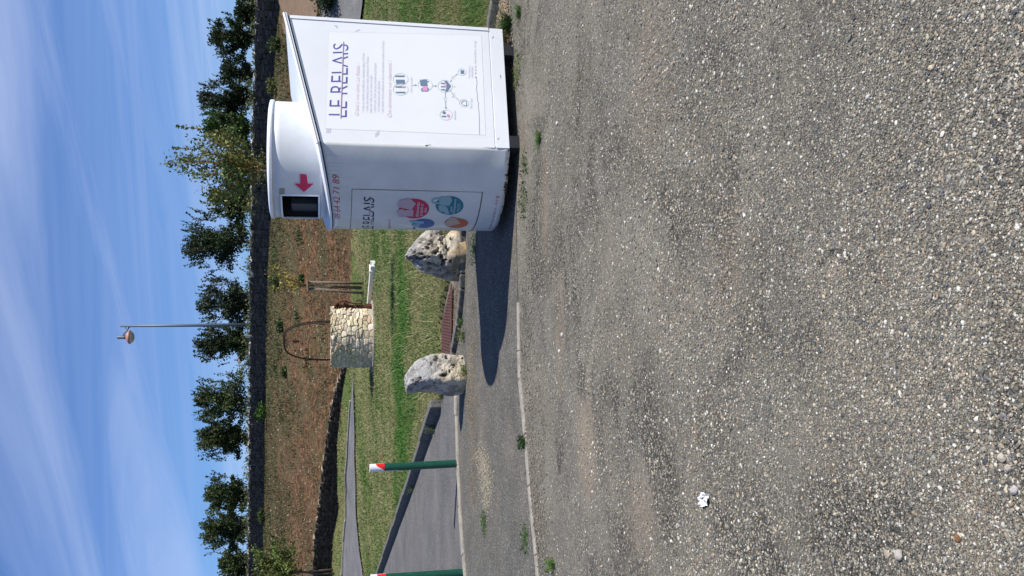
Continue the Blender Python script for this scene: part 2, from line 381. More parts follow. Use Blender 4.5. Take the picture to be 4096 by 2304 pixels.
# ---------------------------------------------------------------- terrain
A0 = np.array([1.17, 7.094, 0.]); D1 = np.array([.9629, .2698, 0.]); N1 = np.array([-.2698, .9629, 0.])
WL0 = np.array([-26.6, 80.]); WL1 = np.array([15.6, 47.])          # line of the upper stone wall
wdir = (WL1 - WL0) / np.linalg.norm(WL1 - WL0); wnor = np.array([-wdir[1], wdir[0]])
if wnor[1] < 0: wnor = -wnor
LW0 = np.array([-14.9, 45.]); LW1 = np.array([-3.1, 38.])          # line of the low retaining wall
def on_line(u, v, P0, P1):
    """point where the sight line over (u,v) meets the upright plane over the line P0-P1"""
    d = ray(u, v); n = P1 - P0; n = np.array([-n[1], n[0]])
    t = (n @ P0) / (n @ d[:2]); return np.array([0, 0, CAMH]) + t * d
ctrl = []
for x in (-14, -8, -4, 0, 4, 9, 16):
    for y in (8, 14, 20, 27): ctrl.append((x, y, .05 if y < 27 else .03))
for (u, v, y) in ((0, 1458, 34), (0, 1369, 41), (0, 1334, 44.6), (300, 1425, 35.5), (300, 1384, 40), (300, 1350, 42.8), (787, 1418, 35), (787, 1410, 36.5),
                  (870, 1392, 38), (1130, 1456, 34), (1000, 1405, 37), (1400, 1408, 36), (1400, 1456, 32.5), (1750, 1400, 36), (-500, 1480, 33), (-500, 1330, 46),
                  (2304, 1435, 34), (2304, 1340, 38), (2304, 1300, 39.5), (2234, 1305, 39), (2600, 1435, 34), (2600, 1300, 39.5)):
    ctrl.append(tuple(Y(u, v, y)))
for (u, v) in ((-300, 1050), (0, 1052), (300, 1057), (600, 1060), (900, 1065), (1250, 1070), (1400, 1082), (1750, 1082), (2166, 1100), (2304, 1120), (2600, 1150)):
    p = on_line(u, v, WL0, WL1); ctrl.append(tuple(p))
    q = p[:2] + wnor * 14; ctrl.append((q[0], q[1], p[2] + .4))
    mid = on_line(u, (v + 1390) / 2 + 10, LW0 + (WL0 - LW0) * .42, LW1 + (WL1 - LW1) * .42) if u > 900 else None
    if mid is not None: ctrl.append(tuple(mid))
for (u, v) in ((0, 1262), (300, 1284), (600, 1320)):
    p = on_line(u, v, LW0, LW1); q = p[:2] + np.array([.3, 1.2]); ctrl.append((q[0], q[1], p[2] - .05))
for x in (-60, -30, 0, 30, 60): ctrl.append((x, 140, 6.0))
for y in (10, 30): ctrl.append((-45, y, 0.)); ctrl.append((45, y, 0.2))
ctrl = np.array(ctrl)
def _phi(r): return r
_n = len(ctrl); _K = _phi(np.linalg.norm(ctrl[:, None, :2] - ctrl[None, :, :2], axis=2)); _Pm = np.c_[np.ones(_n), ctrl[:, :2]]
_A = np.zeros((_n + 3, _n + 3)); _A[:_n, :_n] = _K - np.eye(_n) * .05; _A[:_n, _n:] = _Pm; _A[_n:, :_n] = _Pm.T
_w = np.linalg.solve(_A, np.r_[ctrl[:, 2], 0, 0, 0])
def H(x, y):
    x = np.atleast_1d(np.asarray(x, float)); y = np.atleast_1d(np.asarray(y, float)); out = np.empty(len(x))
    for i in range(0, len(x), 20000):
        X = np.c_[x[i:i + 20000], y[i:i + 20000]]
        r = np.linalg.norm(X[:, None, :] - ctrl[None, :, :2], axis=2)
        out[i:i + 20000] = _phi(r) @ _w[:_n] + _w[_n] + X @ _w[_n + 1:]
    return out + .03 * vnoise(np.c_[x, y], .9, 5) * np.clip((y - 12) / 10, 0, 1)
def hit(u, v, y0=8, y1=110):
    d = ray(u, v); t = np.linspace(y0 / d[1], y1 / d[1], 1500)
    P = np.array([0, 0, CAMH]) + t[:, None] * d; g = P[:, 2] - H(P[:, 0], P[:, 1]); k = np.nonzero(g < 0)[0]
    return P[k[0]] if len(k) else P[-1]

kB_right = [G(1371, 1861), np.array([1.3, 9.42, 0]), G(2194, 1976), G(2304, 1994), np.array([4.6, 5.9, 0]), np.array([9, 1.5, 0])]
kB_mid = [G(1371, 1861), G(1210, 1860), G(1155, 1858), G(1090, 1852), G(1017, 1845), G(950, 1832), G(907, 1822), G(850, 1822)]
kB_left = [G(720, 1829), G(643, 1829), G(443, 1835), G(277, 1843), G(83, 1857), G(-200, 1880), np.array([-9, 7.8, 0])]
kA = [G(750, 1790), G(700, 1765), G(560, 1715), G(400, 1662), G(250, 1608), G(120, 1562), G(0, 1520), np.array([-9.6, 28.2, 0]), np.array([-30, 33, 0])]
grate_edge = [G(760, 1770), G(890, 1768), G(1012, 1767), G(1090, 1781), G(1167, 1798), G(1260, 1822)]
LP = [tuple(p[:2]) for p in (kA[::-1] + grate_edge + kB_right)] + [(60, 1.5), (60, 145), (-60, 145), (-60, 33)]
xs = np.unique(np.round(np.r_[np.arange(-60, -12, 1.2), np.arange(-12, -4, .25), np.arange(-4, 5, .1), np.arange(5, 14, .3), np.arange(14, 61, 1.5)], 3))
ys = np.unique(np.round(np.r_[np.arange(1.4, 7.5, .5), np.arange(7.5, 14, .1), np.arange(14, 34, .3), np.arange(34, 52, .4), np.arange(52, 100, 1.2), np.arange(100, 146, 4)], 3))
GX, GY = np.meshgrid(xs, ys); gx, gy = GX.ravel(), GY.ravel(); gz = H(gx, gy)
inL = inpoly(gx, gy, LP); gz = np.where(inL, gz, -.25)
nx, ny = len(xs), len(ys)
idx = np.arange(nx * ny).reshape(ny, nx)
quads = np.stack([idx[:-1, :-1], idx[:-1, 1:], idx[1:, 1:], idx[1:, :-1]], -1).reshape(-1, 4)
fcx = gx[quads].mean(1); fcy = gy[quads].mean(1)
keep = inL[quads].any(1); quads, fcx, fcy = quads[keep], fcx[keep], fcy[keep]
bankline = [(-60, 70), (LW0[0] - 3, LW0[1] + 1.8), tuple(LW0), tuple(LW1), tuple(hit(1000, 1405)[:2]), tuple(hit(1200, 1406)[:2]), tuple(hit(1400, 1408)[:2]), tuple(hit(1800, 1400)[:2]), tuple(hit(2060, 1340)[:2]), tuple(hit(2304, 1300)[:2]), (60, 40)]
bx_ = np.array(bankline)
bank = fcy > np.interp(fcx + .0, bx_[:, 0], bx_[:, 1]) * 1.0 + .9 * fbm(np.c_[fcx, fcy], .9, 9, 3)
mask = .5 + .0 * gx
# greener band near the foot of the top wall, brown soil lower; bright green strips on the lawn
wd = (np.c_[gx, gy] - WL0) @ wnor                                  # signed distance to the upper wall (negative in front)
span = np.clip(1 + wd / 26, 0, 1)
maskv = np.where(gy > 34, .20 + .75 * np.clip((span - .45) / .45, 0, 1), .40)
lat = .40 * vnoise(np.c_[gx * .5, gy * 1.0], .35, 21)
maskv = np.where(gy > 34, maskv + .30 * fbm(np.c_[gx, gy], .25, 3, 4), maskv + lat)
dk = np.abs((gy - 17.5) - .15 * (gx + 4) + 2.2 * fbm(np.c_[gx, gy], .45, 66, 3)); maskv = np.where((gy < 30), maskv + .5 * np.exp(-(dk / 2.2) ** 2) * (gx < 1.5) * (gx > -9), maskv)
colm = np.c_[maskv, maskv, maskv].clip(0, 1)
def sub(name, sel, m, label=None):
    q = quads[sel]; u_, inv = np.unique(q, return_inverse=True)
    o = npmesh(name, np.c_[gx, gy, gz][u_], inv.reshape(q.shape), m, col=colm[u_], smooth=True)
    o['kind'] = 'structure'; return o
sub('lawn', ~bank, M['lawn']); sub('hill', bank, M['hill'])

def sheet(name, poly, z, m):
    bm = bmesh.new(); f = bm.faces.new([bm.verts.new((p[0], p[1], z)) for p in poly]); bmesh.ops.triangulate(bm, faces=[f])
    o = bmo(name, bm, m); o['kind'] = 'structure'
    return o
bm = bmesh.new(); bmesh.ops.create_grid(bm, x_segments=4, y_segments=4, size=700, matrix=Matrix.Translation((0, 300, -.4)))
bmo('ground', bm, M['far'])['kind'] = 'structure'
kBr = [tuple(p[:2]) for p in kB_right]; kBm = [tuple(p[:2]) for p in kB_mid]; kBl = [tuple(p[:2]) for p in kB_left]; kAl = [tuple(p[:2]) for p in kA]
ge = [tuple(p[:2]) for p in grate_edge]
sheet('forecourt', [(-60, -30), (60, -30), (60, 1.5)] + kBr[::-1] + ge[::-1] + [(-1.1, 11.6), (-1.35, 10.7)] + kBl + [(-60, 7.8)], 0.0, M['chip'])
KC = [G(1150, 2071), G(1095, 2074), G(900, 2077), G(787, 2080), G(566, 2101), G(360, 2116), G(83, 2143), G(-200, 2170), np.array([-6.5, 5.3, 0])]
sheet('asphalt_strip', [tuple(p[:2]) for p in KC] + [(-60, 5.3), (-60, 7.9)] + kBl[::-1] + kBm[::-1][1:] + [(.9, 9.7), (1.3, 9.3), (1.7, 8.3), (1.45, 7.6), (1.0, 7.25)], 0.004, M['tar'])
sheet('driveway', kBl[::-1] + [(-1.35, 10.72)] + kAl + [(-60, 34), (-60, 7.8)], 0.003, M['drive'])

def ribbon(name, left, right, m, lift=.03, sub_=6, seg=8):
    """a strip lying on the terrain between two world polylines"""
    L = []; Rr = []
    for a, b in zip(left[:-1], left[1:]): L += [a + (b - a) * k / seg for k in range(seg)]
    L.append(left[-1])
    for a, b in zip(right[:-1], right[1:]): Rr += [a + (b - a) * k / seg for k in range(seg)]
    Rr.append(right[-1]); V = []; n = len(L)
    for a, b in zip(L, Rr):
        for k in range(sub_ + 1): V.append(a[:2] + (b[:2] - a[:2]) * k / sub_)
    V = np.array(V); z = H(V[:, 0], V[:, 1]) + lift; V = np.c_[V, z]
    s = sub_ + 1; F = [(i * s + k, i * s + k + 1, (i + 1) * s + k + 1, (i + 1) * s + k) for i in range(n - 1) for k in range(sub_)]
    o = npmesh(name, V, np.array(F), m, smooth=True); o['kind'] = 'structure'; return o
pn = [hit(u, v) for u, v in ((-400, 1505), (5, 1457), (115, 1441), (249, 1429), (420, 1426), (582, 1424), (700, 1420), (800, 1417))]
pf = [hit(u, v) for u, v in ((-400, 1346), (5, 1378), (138, 1383), (305, 1391), (471, 1398), (620, 1405), (700, 1410), (800, 1415))]
ribbon('path', pn, pf, M['path'], .06)
def kerb(name, pts, w_, h_, m, label=None, z0=None, lift=0, cat='kerb', struct=True, joints=1.0, wob=.006):
    """kerb stones laid end to end along a line, with narrow joints"""
    pts = [np.array(p, float) for p in pts]; seg = []
    bm = bmesh.new(); k = 0
    for a, b in zip(pts[:-1], pts[1:]):
        L = np.linalg.norm((b - a)[:2]); n = max(1, int(round(L / joints))); ang = math.atan2(b[1] - a[1], b[0] - a[0])
        for i in range(n):
            p = a + (b - a) * (i + .5) / n; q0 = a + (b - a) * i / n; q1 = a + (b - a) * (i + 1) / n
            zb = 0 if z0 is None else float(H(p[0], p[1])[0])
            pit = 0 if z0 is None else -math.atan2(float(H(q1[0], q1[1])[0] - H(q0[0], q0[1])[0]), L / n)
            hh = h_ + .6
            box(bm, (p[0], p[1], zb + h_ - hh / 2 + lift + random.uniform(-wob, wob)), (L / n - .012 + w_ * .12, w_, hh), ang + random.uniform(-.006, .006), bev=min(.018, w_ * .15), ry=pit); k += 1
    o = bmo(name, bm, m, smooth=False)
    if struct: o['kind'] = 'structure'
    return o
kerb('kerb_flush_front', KC[1:], .085, .012, M['conc'], wob=.003)
kerb('kerb_driveway_side', [p + np.array([-.03, 0, 0]) for p in kA[1:]], .12, .15, M['conc_dark'], wob=.01)
kerb('kerb_driveway_end', kB_left, .13, .03, M['conc'])
kerb('kerb_gutter', kB_mid, .11, .07, M['conc_dark'])
kerb('kerb_lawn_right', kB_right, .12, .075, M['conc_dark'])
kerb('kerb_path_far', [p + np.array([0, .12, 0]) for p in pf[:-1]], .14, .09, M['conc'], z0=1, lift=.03)
# bare earth slope and tarmac patch at the right edge
def overlay(name, uv, m, lift, n=14):
    q = [hit(u, v) for u, v in uv]; V = []
    for i in range(n + 1):
        for j in range(n + 1):
            a, b = i / n, j / n; p = (q[0] * (1 - a) + q[1] * a) * (1 - b) + (q[3] * (1 - a) + q[2] * a) * b; V.append(p[:2])
    V = np.array(V); V = np.c_[V, H(V[:, 0], V[:, 1]) + lift]; s = n + 1
    o = npmesh(name, V, np.array([(i * s + j, (i + 1) * s + j, (i + 1) * s + j + 1, i * s + j + 1) for i in range(n) for j in range(n)]), m, smooth=True)
    o['kind'] = 'structure'; return o
overlay('dirt_slope', [(2030, 1305), (3300, 1275), (3300, 1122), (2170, 1146)], M['earth'], .12)
overlay('side_road', [(2040, 1432), (3300, 1450), (3300, 1325), (2090, 1325)], M['path'], .10)

# ---------------------------------------------------------------- scattered ground cover
def tris_blades(P, hgt, wid, lean, cols):
    """one tapering blade (a bent triangle pair) per point"""
    n = len(P); a = rng.uniform(0, 2 * np.pi, n); la = rng.uniform(0, 2 * np.pi, n)
    dx = np.c_[np.cos(a), np.sin(a), np.zeros(n)] * (wid / 2)[:, None]
    ld = np.c_[np.cos(la), np.sin(la), np.zeros(n)] * (lean * hgt)[:, None]
    up = np.c_[np.zeros((n, 2)), hgt]
    V = np.stack([P - dx, P + dx, P + ld * .35 + up * .6 + dx * .7, P + ld * .35 + up * .6 - dx * .7, P + ld + up * .95], 1).reshape(-1, 3)
    b = np.arange(n)[:, None] * 5
    F = np.concatenate([b + np.array([0, 1, 2]), b + np.array([0, 2, 3]), b + np.array([3, 2, 4])])
    return V, F, np.repeat(cols, 5, 0)
def sample_view(n, v0, v1, u0=-150, u1=2450):
    """even cover of the visible stretch of ground at z=0, thinned with distance"""
    u = rng.uniform(u0, u1, n); v = rng.uniform(v0, v1, n)
    xn = (u - 1152) / FPX; yn = (v - 2048) / FPX; d = np.c_[xn, cP - yn * sP, -sP - yn * cP]; t = -CAMH / d[:, 2]
    return t[:, None] * d[:, :2]
P2 = sample_view(230000, 1385, 1990)
x, y = P2[:, 0], P2[:, 1]
x2 = rng.uniform(-19, 17, 60000); y2 = rng.uniform(24, 46, 60000); x = np.r_[x, x2]; y = np.r_[y, y2]
ok = inpoly(x, y, LP) & (y < np.interp(x, bx_[:, 0], bx_[:, 1]) - .1) & (y > 2)
pathpoly = [tuple(p[:2]) for p in pn] + [tuple(p[:2]) for p in pf[::-1]]
ok &= ~inpoly(x, y, pathpoly)
roadpoly = [tuple(hit(u, v)[:2]) for u, v in ((2040, 1432), (3300, 1450), (3300, 1325), (2090, 1325))]
ok &= ~inpoly(x, y, roadpoly); x, y = x[ok], y[ok]
P = np.c_[x, y, H(x, y) - .004]; n = len(P)
big = fbm(np.c_[x * 1.2, y * .5], .5, 31, 3) * .7 + fbm(np.c_[x, y * .5], 2.0, 32, 3) * .6
dk = np.abs((y - 17.5) - .15 * (x + 4) + 2.2 * fbm(np.c_[x, y], .45, 66, 3)); big = big + .75 * np.exp(-(dk / 2.0) ** 2) * (x < .8) * (x > -8.5) + .25 * (x > 2.5)
dry = np.array([.215, .19, .095]); mid = np.array([.125, .145, .05]); grn = np.array([.045, .115, .018])
k = np.clip(big * .95 + .36 + rng.normal(0, .22, n), 0, 1)[:, None]
cols = np.where(k < .5, dry + (mid - dry) * (k / .5), mid + (grn - mid) * ((k - .5) / .5)) * rng.uniform(.8, 1.6, (n, 1))
hg = rng.uniform(.015, .042, n) * (1 + .4 * (k[:, 0] > .75)) * (1 + y / 40); wd_ = .0045 * np.clip(y / 5, 1.6, 8)
V, F, cc = tris_blades(P, hg, wd_ * rng.uniform(.7, 1.3, n), rng.uniform(.3, 1.6, n), cols)
tag(npmesh('lawn_grass', V, F, M['grass'], col=cc), 'short patchy green and straw coloured grass covering the lawn', 'grass', kind='stuff')
# long dry stalks sticking out of the lawn
P2 = sample_view(500, 1500, 1830, 700, 1500); okk = inpoly(P2[:, 0], P2[:, 1], LP); P2 = P2[okk]; n = len(P2)
V, F, cc = tris_blades(np.c_[P2, H(P2[:, 0], P2[:, 1])], rng.uniform(.08, .3, n), np.full(n, .006), rng.uniform(.4, 1.6, n), np.tile(np.array([.5, .43, .24]), (n, 1)))
tag(npmesh('dry_stalks', V, F, M['grass'], col=cc), 'long pale dry stalks sticking up from the lawn', 'dry grass', kind='stuff')
# scrub on the bank
n = 240000; x = rng.uniform(-32, 26, n); y = rng.uniform(36, 84, n)
wdv = (np.c_[x, y] - WL0) @ wnor; ok = (y > np.interp(x, bx_[:, 0], bx_[:, 1]) + .2) & (wdv < -.3)
dirtpoly = [tuple(hit(u, v)[:2]) for u, v in ((2030, 1305), (3300, 1275), (3300, 1122), (2170, 1146))]
ok &= ~inpoly(x, y, dirtpoly); ok &= ~inpoly(x, y, roadpoly)
cl = fbm(np.c_[x, y], .55, 44, 3) + .5 * np.clip(1 + wdv / 15, 0, 1) - .08
ok &= rng.uniform(0, 1, n) < np.clip(cl * 1.5 + .38, .12, 1); x, y, cl = x[ok], y[ok], cl[ok]; n = len(x)
P = np.c_[x, y, H(x, y) - .01]; k = np.clip(cl * 1.5 + rng.normal(.1, .25, n), 0, 1)[:, None]
cols = (np.array([.16, .092, .05]) * (1 - k) + np.array([.095, .105, .045]) * k) * rng.uniform(.4, 1.4, (n, 1))
V, F, cc = tris_blades(P, rng.uniform(.03, .13, n), rng.uniform(.025, .06, n), rng.uniform(.3, 1.4, n), cols)
cl_ = []
for _ in range(420):
    xc, yc_ = rng.uniform(-28, 22), rng.uniform(38, 78); wq = float((np.array([xc, yc_]) - WL0) @ wnor); low = np.interp(xc, bx_[:, 0], bx_[:, 1])
    if wq > -.5 or yc_ < low + .4 or inpoly(np.array([xc]), np.array([yc_]), dirtpoly)[0] or rng.uniform() > .25 + .9 * max(0, 1 + wq / 14): continue
    m_ = int(rng.uniform(25, 150)); sq = rng.uniform(.25, .75); q = np.c_[xc + rng.normal(0, 1, m_) * sq, yc_ + rng.normal(0, 1.5, m_) * sq]; cl_.append((q, np.tile(np.array([.07, .09, .035]) if rng.uniform() < .6 else np.array([.12, .095, .05]), (m_, 1)) * rng.uniform(.6, 1.3)))
q = np.concatenate([c[0] for c in cl_]); qc = np.concatenate([c[1] for c in cl_]) * rng.uniform(.6, 1.4, (len(np.concatenate([c[0] for c in cl_])), 1))
V2, F2, c2_ = tris_blades(np.c_[q, H(q[:, 0], q[:, 1]) - .02], rng.uniform(.06, .26, len(q)), rng.uniform(.04, .08, len(q)), rng.uniform(.3, 1.2, len(q)), qc)
F = np.r_[F, F2 + len(V)]; V = np.r_[V, V2]; cc = np.r_[cc, c2_]
tag(npmesh('bank_scrub', V, F, M['grass'], col=cc), 'dry brown and green scrub covering the bank below the stone wall', 'scrub', kind='stuff')

ico = bmesh.new(); bmesh.ops.create_icosphere(ico, subdivisions=1, radius=1); ico.verts.ensure_lookup_table()
IV = np.array([v.co[:] for v in ico.verts]); IF = np.array([[v.index for v in f.verts] for f in ico.faces]); ico.free()
def pebbles(name, P, r, cols, label, flat=.65, m='pebble', sink=.25, cat='gravel', kind='stuff'):
    n = len(P); a = rng.uniform(0, 2 * np.pi, n); s = rng.uniform(.6, 1.3, (n, 3)) * r[:, None]; s[:, 2] *= flat
    J = 1 + rng.uniform(-.2, .2, (n, 12)); L = IV[None] * J[:, :, None] * s[:, None, :]
    X = L[..., 0] * np.cos(a)[:, None] - L[..., 1] * np.sin(a)[:, None]; Yy = L[..., 0] * np.sin(a)[:, None] + L[..., 1] * np.cos(a)[:, None]
    V = np.stack([X, Yy, L[..., 2]], -1) + P[:, None, :] + np.array([0, 0, 1]) * (r * flat * (1 - 2 * sink))[:, None, None]
    F = (IF[None] + (np.arange(n) * 12)[:, None, None]).reshape(-1, 3)
    return tag(npmesh(name, V.reshape(-1, 3), F, M[m], col=np.repeat(cols, 12, 0)), label, cat, kind=kind)
def stonecols(n, light=.12):
    base = np.array([[.09, .088, .076], [.11, .108, .09], [.14, .132, .107], [.18, .158, .118], [.15, .138, .12], [.22, .192, .14], [.065, .068, .072], [.18, .14, .10]])
    c = base[rng.integers(0, len(base), n)] * rng.uniform(.75, 2.0, (n, 1)); li = rng.uniform(0, 1, n) < light
    c[li] = np.array([.50, .48, .42]) * rng.uniform(.7, 1.2, (li.sum(), 1)); return c
n = 95000; P2 = sample_view(n, 2150, 4250); dens = .5 + .5 * vnoise(P2, 1.6, 51) + .35 * vnoise(P2, 5, 52)
P2 = P2[rng.uniform(0, 1, n) < np.clip(dens + .25, .12, 1)]; n = len(P2); dist = P2[:, 1]
r = rng.lognormal(math.log(.0031), .38, n) * np.clip(dist / 2.8, .9, 1.3)
pebbles('gravel', np.c_[P2, np.full(n, .001)], np.clip(r, .002, .011), stonecols(n, .10), 'small loose grey and beige gravel chips over the forecourt', flat=.55, sink=.42)
# straw-coloured stone patches: beside the flush kerb and the worn patch on the asphalt strip
def patch(n, pts, spread, rr, label, col, name='gravel_patch'):
    Q = [];
    for _ in range(n):
        i = random.randrange(len(pts) - 1); t = random.random(); a, b = np.array(pts[i], float), np.array(pts[i + 1], float); uv = a + (b - a) * t
        Q.append(G(uv[0] + random.gauss(0, spread[0]), uv[1] + random.gauss(0, spread[1])))
    Q = np.array(Q); Q[:, 2] = .004; c = col * rng.uniform(.55, 1.3, (n, 1))
    pebbles(name, Q, rng.uniform(rr[0], rr[1], n), c, label)
patch(1900, [(500, 1925), (400, 1945), (280, 1950)], (26, 14), (.003, .009), 'pale beige stones in a worn patch of the asphalt strip', np.array([.27, .24, .175]), 'pale_gravel')
patch(2300, [(1400, 2120), (1000, 2110), (600, 2125), (300, 2150), (20, 2175)], (60, 20), (.003, .008), 'brown grit gathered along the front of the flush kerb', np.array([.20, .172, .135]), 'brown_grit')
patch(1500, [(1010, 1890), (700, 1885), (300, 1900)], (60, 10), (.004, .009), 'brown grit gathered in the strip behind the kerb opening', np.array([.21, .165, .11]), 'dry_grit')
patch(1600, [(1150, 1838), (1000, 1815), (930, 1810)], (40, 7), (.004, .010), 'dry brown debris lying in the gutter between the boulders', np.array([.17, .12, .08]), 'gutter_debris')
patch(1300, [(2304, 2020), (2190, 2010), (2080, 2020)], (40, 14), (.005, .012), 'dry brown litter at the kerb behind the clothing bin', np.array([.26, .20, .13]), 'kerb_litter')

# rubble stones on the bank
n = 1500; x = rng.uniform(-28, 22, n); y = rng.uniform(38, 72, n); wdv = (np.c_[x, y] - WL0) @ wnor
ok = (y > np.interp(x, bx_[:, 0], bx_[:, 1]) + .2) & (wdv < -2) & ~inpoly(x, y, dirtpoly); x, y = x[ok], y[ok]; n = len(x)
pebbles('bank_stones', np.c_[x, y, H(x, y)], rng.uniform(.02, .065, n) * (1 + .6 * (rng.uniform(0, 1, n) < .06)), np.array([.36, .30, .23]) * rng.uniform(.6, 1.2, (n, 1)), 'small pale stones strewn over the brown bank', cat='stones')

# ================================================================ THE CLOTHING BIN
ROT = math.atan2(D1[1], D1[0]); BW, BD = 1.4, 1.127; AR = .777; AA = math.asin(.7 / AR); ASC = AR * math.cos(AA)
def roofz(s): return 1.645 + .2325 * s
DC = (.16, .74); DR = .5; DTOP = 2.04
bin_ = thing('clothing_bin', A0, 'tall white clothing donation bin with curved front, round chute drum on top and printed panels', 'clothing bin', rz=ROT)
Rot2 = np.array([[math.cos(ROT), math.sin(ROT)], [-math.sin(ROT), math.cos(ROT)]])
def to_local(p): q = Rot2 @ (np.asarray(p)[:2] - A0[:2]); return np.array([q[0], q[1], p[2]])
def cast_side(u, v):
    d = ray(u, v); n = N1[:2]; t = (n @ A0[:2]) / (n @ d[:2]); p = to_local(np.array([0, 0, CAMH]) + t * d); return (p[0], p[2])
def cast_cyl(u, v, c, r):
    o = to_local(np.array([0, 0, CAMH])); d = ray(u, v); dl = Rot2 @ d[:2]; oc = o[:2] - np.array(c)
    a = dl @ dl; b = oc @ dl; cc = oc @ oc - r * r; disc = b * b - a * cc
    t = (-b - math.sqrt(max(disc, 0))) / a; p = oc + t * dl; th = math.atan2(p[1], p[0]) % (2 * math.pi)
    return (th, CAMH + t * d[2])
SURF = {
 'side': (cast_side, lambda a, z, off: (a, -off, z)),
 'front': (lambda u, v: cast_cyl(u, v, (ASC, .7), AR), lambda a, z, off: (ASC + (AR + off) * math.cos(a), .7 + (AR + off) * math.sin(a), z)),
 'drum': (lambda u, v: cast_cyl(u, v, DC, DR), lambda a, z, off: (DC[0] + (DR + off) * math.cos(a), DC[1] + (DR + off) * math.sin(a), z))}
def put(name, polys, surf, m, off=.003, cuts=0, parent=None):
    """flat printed shapes given as outlines in surface parameters, laid on the bin"""
    bm = bmesh.new(); fs = []
    for p in polys:
        vs = [bm.verts.new((a, z, 0)) for a, z in p]
        try: fs.append(bm.faces.new(vs))
        except ValueError: pass
    bmesh.ops.triangulate(bm, faces=fs)
    if cuts: bmesh.ops.subdivide_edges(bm, edges=bm.edges[:], cuts=cuts, use_grid_fill=True); bmesh.ops.triangulate(bm, faces=bm.faces[:])
    f = SURF[surf][1]
    for v in bm.verts: v.co = f(v.co.x, v.co.y, off)
    return bmo(name, bm, m, parent or bin_)
def px(poly, surf): c = SURF[surf][0]; return [c(u, v) for u, v in poly]
def bil(q, a, b):   # q: bl br tr tl in params
    return tuple((q[0][i] * (1 - a) + q[1][i] * a) * (1 - b) + (q[3][i] * (1 - a) + q[2][i] * a) * b for i in (0, 1))
def textshape(s, shear=0, spacing=1.0, bold=0.0):
    cu = bpy.data.curves.new('t', 'FONT'); cu.body = s; cu.shear = shear; cu.space_character = spacing; cu.offset = bold; cu.resolution_u = 3; cu.fill_mode = 'FRONT'
    o = bpy.data.objects.new('t', cu); C.objects.link(o); dg = bpy.context.evaluated_depsgraph_get(); dg.update()
    me = bpy.data.meshes.new_from_object(o.evaluated_get(dg)); V = np.array([v.co[:2] for v in me.vertices]); F = [tuple(p.vertices) for p in me.polygons]
    bpy.data.objects.remove(o); bpy.data.curves.remove(cu); bpy.data.meshes.remove(me)
    return V, F
def text(name, s, quad, surf, m, off=.004, shear=0, spacing=1.0, bold=0.0, full=None, split=False):
    """quad: bl, br, tr, tl picture spots of the ink box (cap height); full: reference string for the height"""
    V, F = textshape(s, shear, spacing, bold)
    mn = V.min(0); mx = V.max(0)
    y0 = 0.0; y1 = mx[1] if full is None else full
    q = px(quad, surf); f = SURF[surf][1]; bm = bmesh.new()
    vs = [bm.verts.new(((x - mn[0]) / (mx[0] - mn[0]), (y - y0) / (y1 - y0), 0)) for x, y in V]
    for p in F:
        try: bm.faces.new([vs[i] for i in p])
        except ValueError: pass
    if split:                                       # the word mark is cut along its middle and the lower half slides sideways
        for yy in (.40, .30):
            bmesh.ops.bisect_plane(bm, geom=bm.verts[:] + bm.edges[:] + bm.faces[:], plane_co=(0, yy, 0), plane_no=(0, 1, 0))
        bmesh.ops.delete(bm, geom=[fc for fc in bm.faces if .30 < fc.calc_center_median().y < .40], context='FACES')
        low = {v for fc in bm.faces if fc.calc_center_median().y < .3 for v in fc.verts}
        for v in low: v.co.x -= .022
    for v in bm.verts:
        a, z = bil(q, v.co.x, v.co.y); v.co = f(a, z, off)
    return bmo(name, bm, m, bin_)
def ell(cu, cv, ru, rv, n=28): return [(cu + ru * math.cos(2 * math.pi * k / n), cv + rv * math.sin(2 * math.pi * k / n)) for k in range(n)]
def lines(name, segs, wpx, surf, m, off=.0035, n=1):
    """thin drawn lines, each a chain of picture spots"""
    ps = []
    for ch in segs:
        for (u0, v0), (u1, v1) in zip(ch[:-1], ch[1:]):
            L = math.hypot(u1 - u0, v1 - v0) or 1; dx, dy = -(v1 - v0) / L * wpx / 2, (u1 - u0) / L * wpx / 2
            ps.append(px([(u0 + dx, v0 + dy), (u1 + dx, v1 + dy), (u1 - dx, v1 - dy), (u0 - dx, v0 - dy)], surf))
    return put(name, ps, surf, m, off)

# body: side, back and far panels as one folded sheet, 25 mm thick
def prism_shell(name, pts, z0f, z1f, th, m, closed=False):
    bm = bmesh.new(); n = len(pts); P = [np.array(p, float) for p in pts]; N = []
    for i in range(n):
        a = P[max(i - 1, 0)]; b = P[min(i + 1, n - 1)]; d = b - a; d /= np.linalg.norm(d); N.append(np.array([-d[1], d[0]]))
    o = [[bm.verts.new((p[0], p[1], z0f(p))) for p in P], [bm.verts.new((p[0], p[1], z1f(p))) for p in P],
         [bm.verts.new((p[0] + q[0] * th, p[1] + q[1] * th, z0f(p))) for p, q in zip(P, N)], [bm.verts.new((p[0] + q[0] * th, p[1] + q[1] * th, z1f(p))) for p, q in zip(P, N)]]
    for i in range(n - 1):
        for a, b in ((0, 1), (2, 3), (0, 2), (1, 3)): bm.faces.new((o[a][i], o[a][i + 1], o[b][i + 1], o[b][i]))
    for i in (0, n - 1): bm.faces.new((o[0][i], o[1][i], o[3][i], o[2][i]))
    return bmo(name, bm, m, bin_)
ZB = .09
bm = bmesh.new()
def slab(bm, s0, s1, t0, t1, z0, zt):
    c = [(s0, t0), (s1, t0), (s1, t1), (s0, t1)]
    lo = [bm.verts.new((s, t, z0)) for s, t in c]; hi = [bm.verts.new((s, t, zt(s))) for s, t in c]
    bm.faces.new(lo[::-1]); bm.faces.new(hi)
    for i in range(4): bm.faces.new((lo[i], lo[(i + 1) % 4], hi[(i + 1) % 4], hi[i]))
rz_ = lambda s: roofz(s) - .012
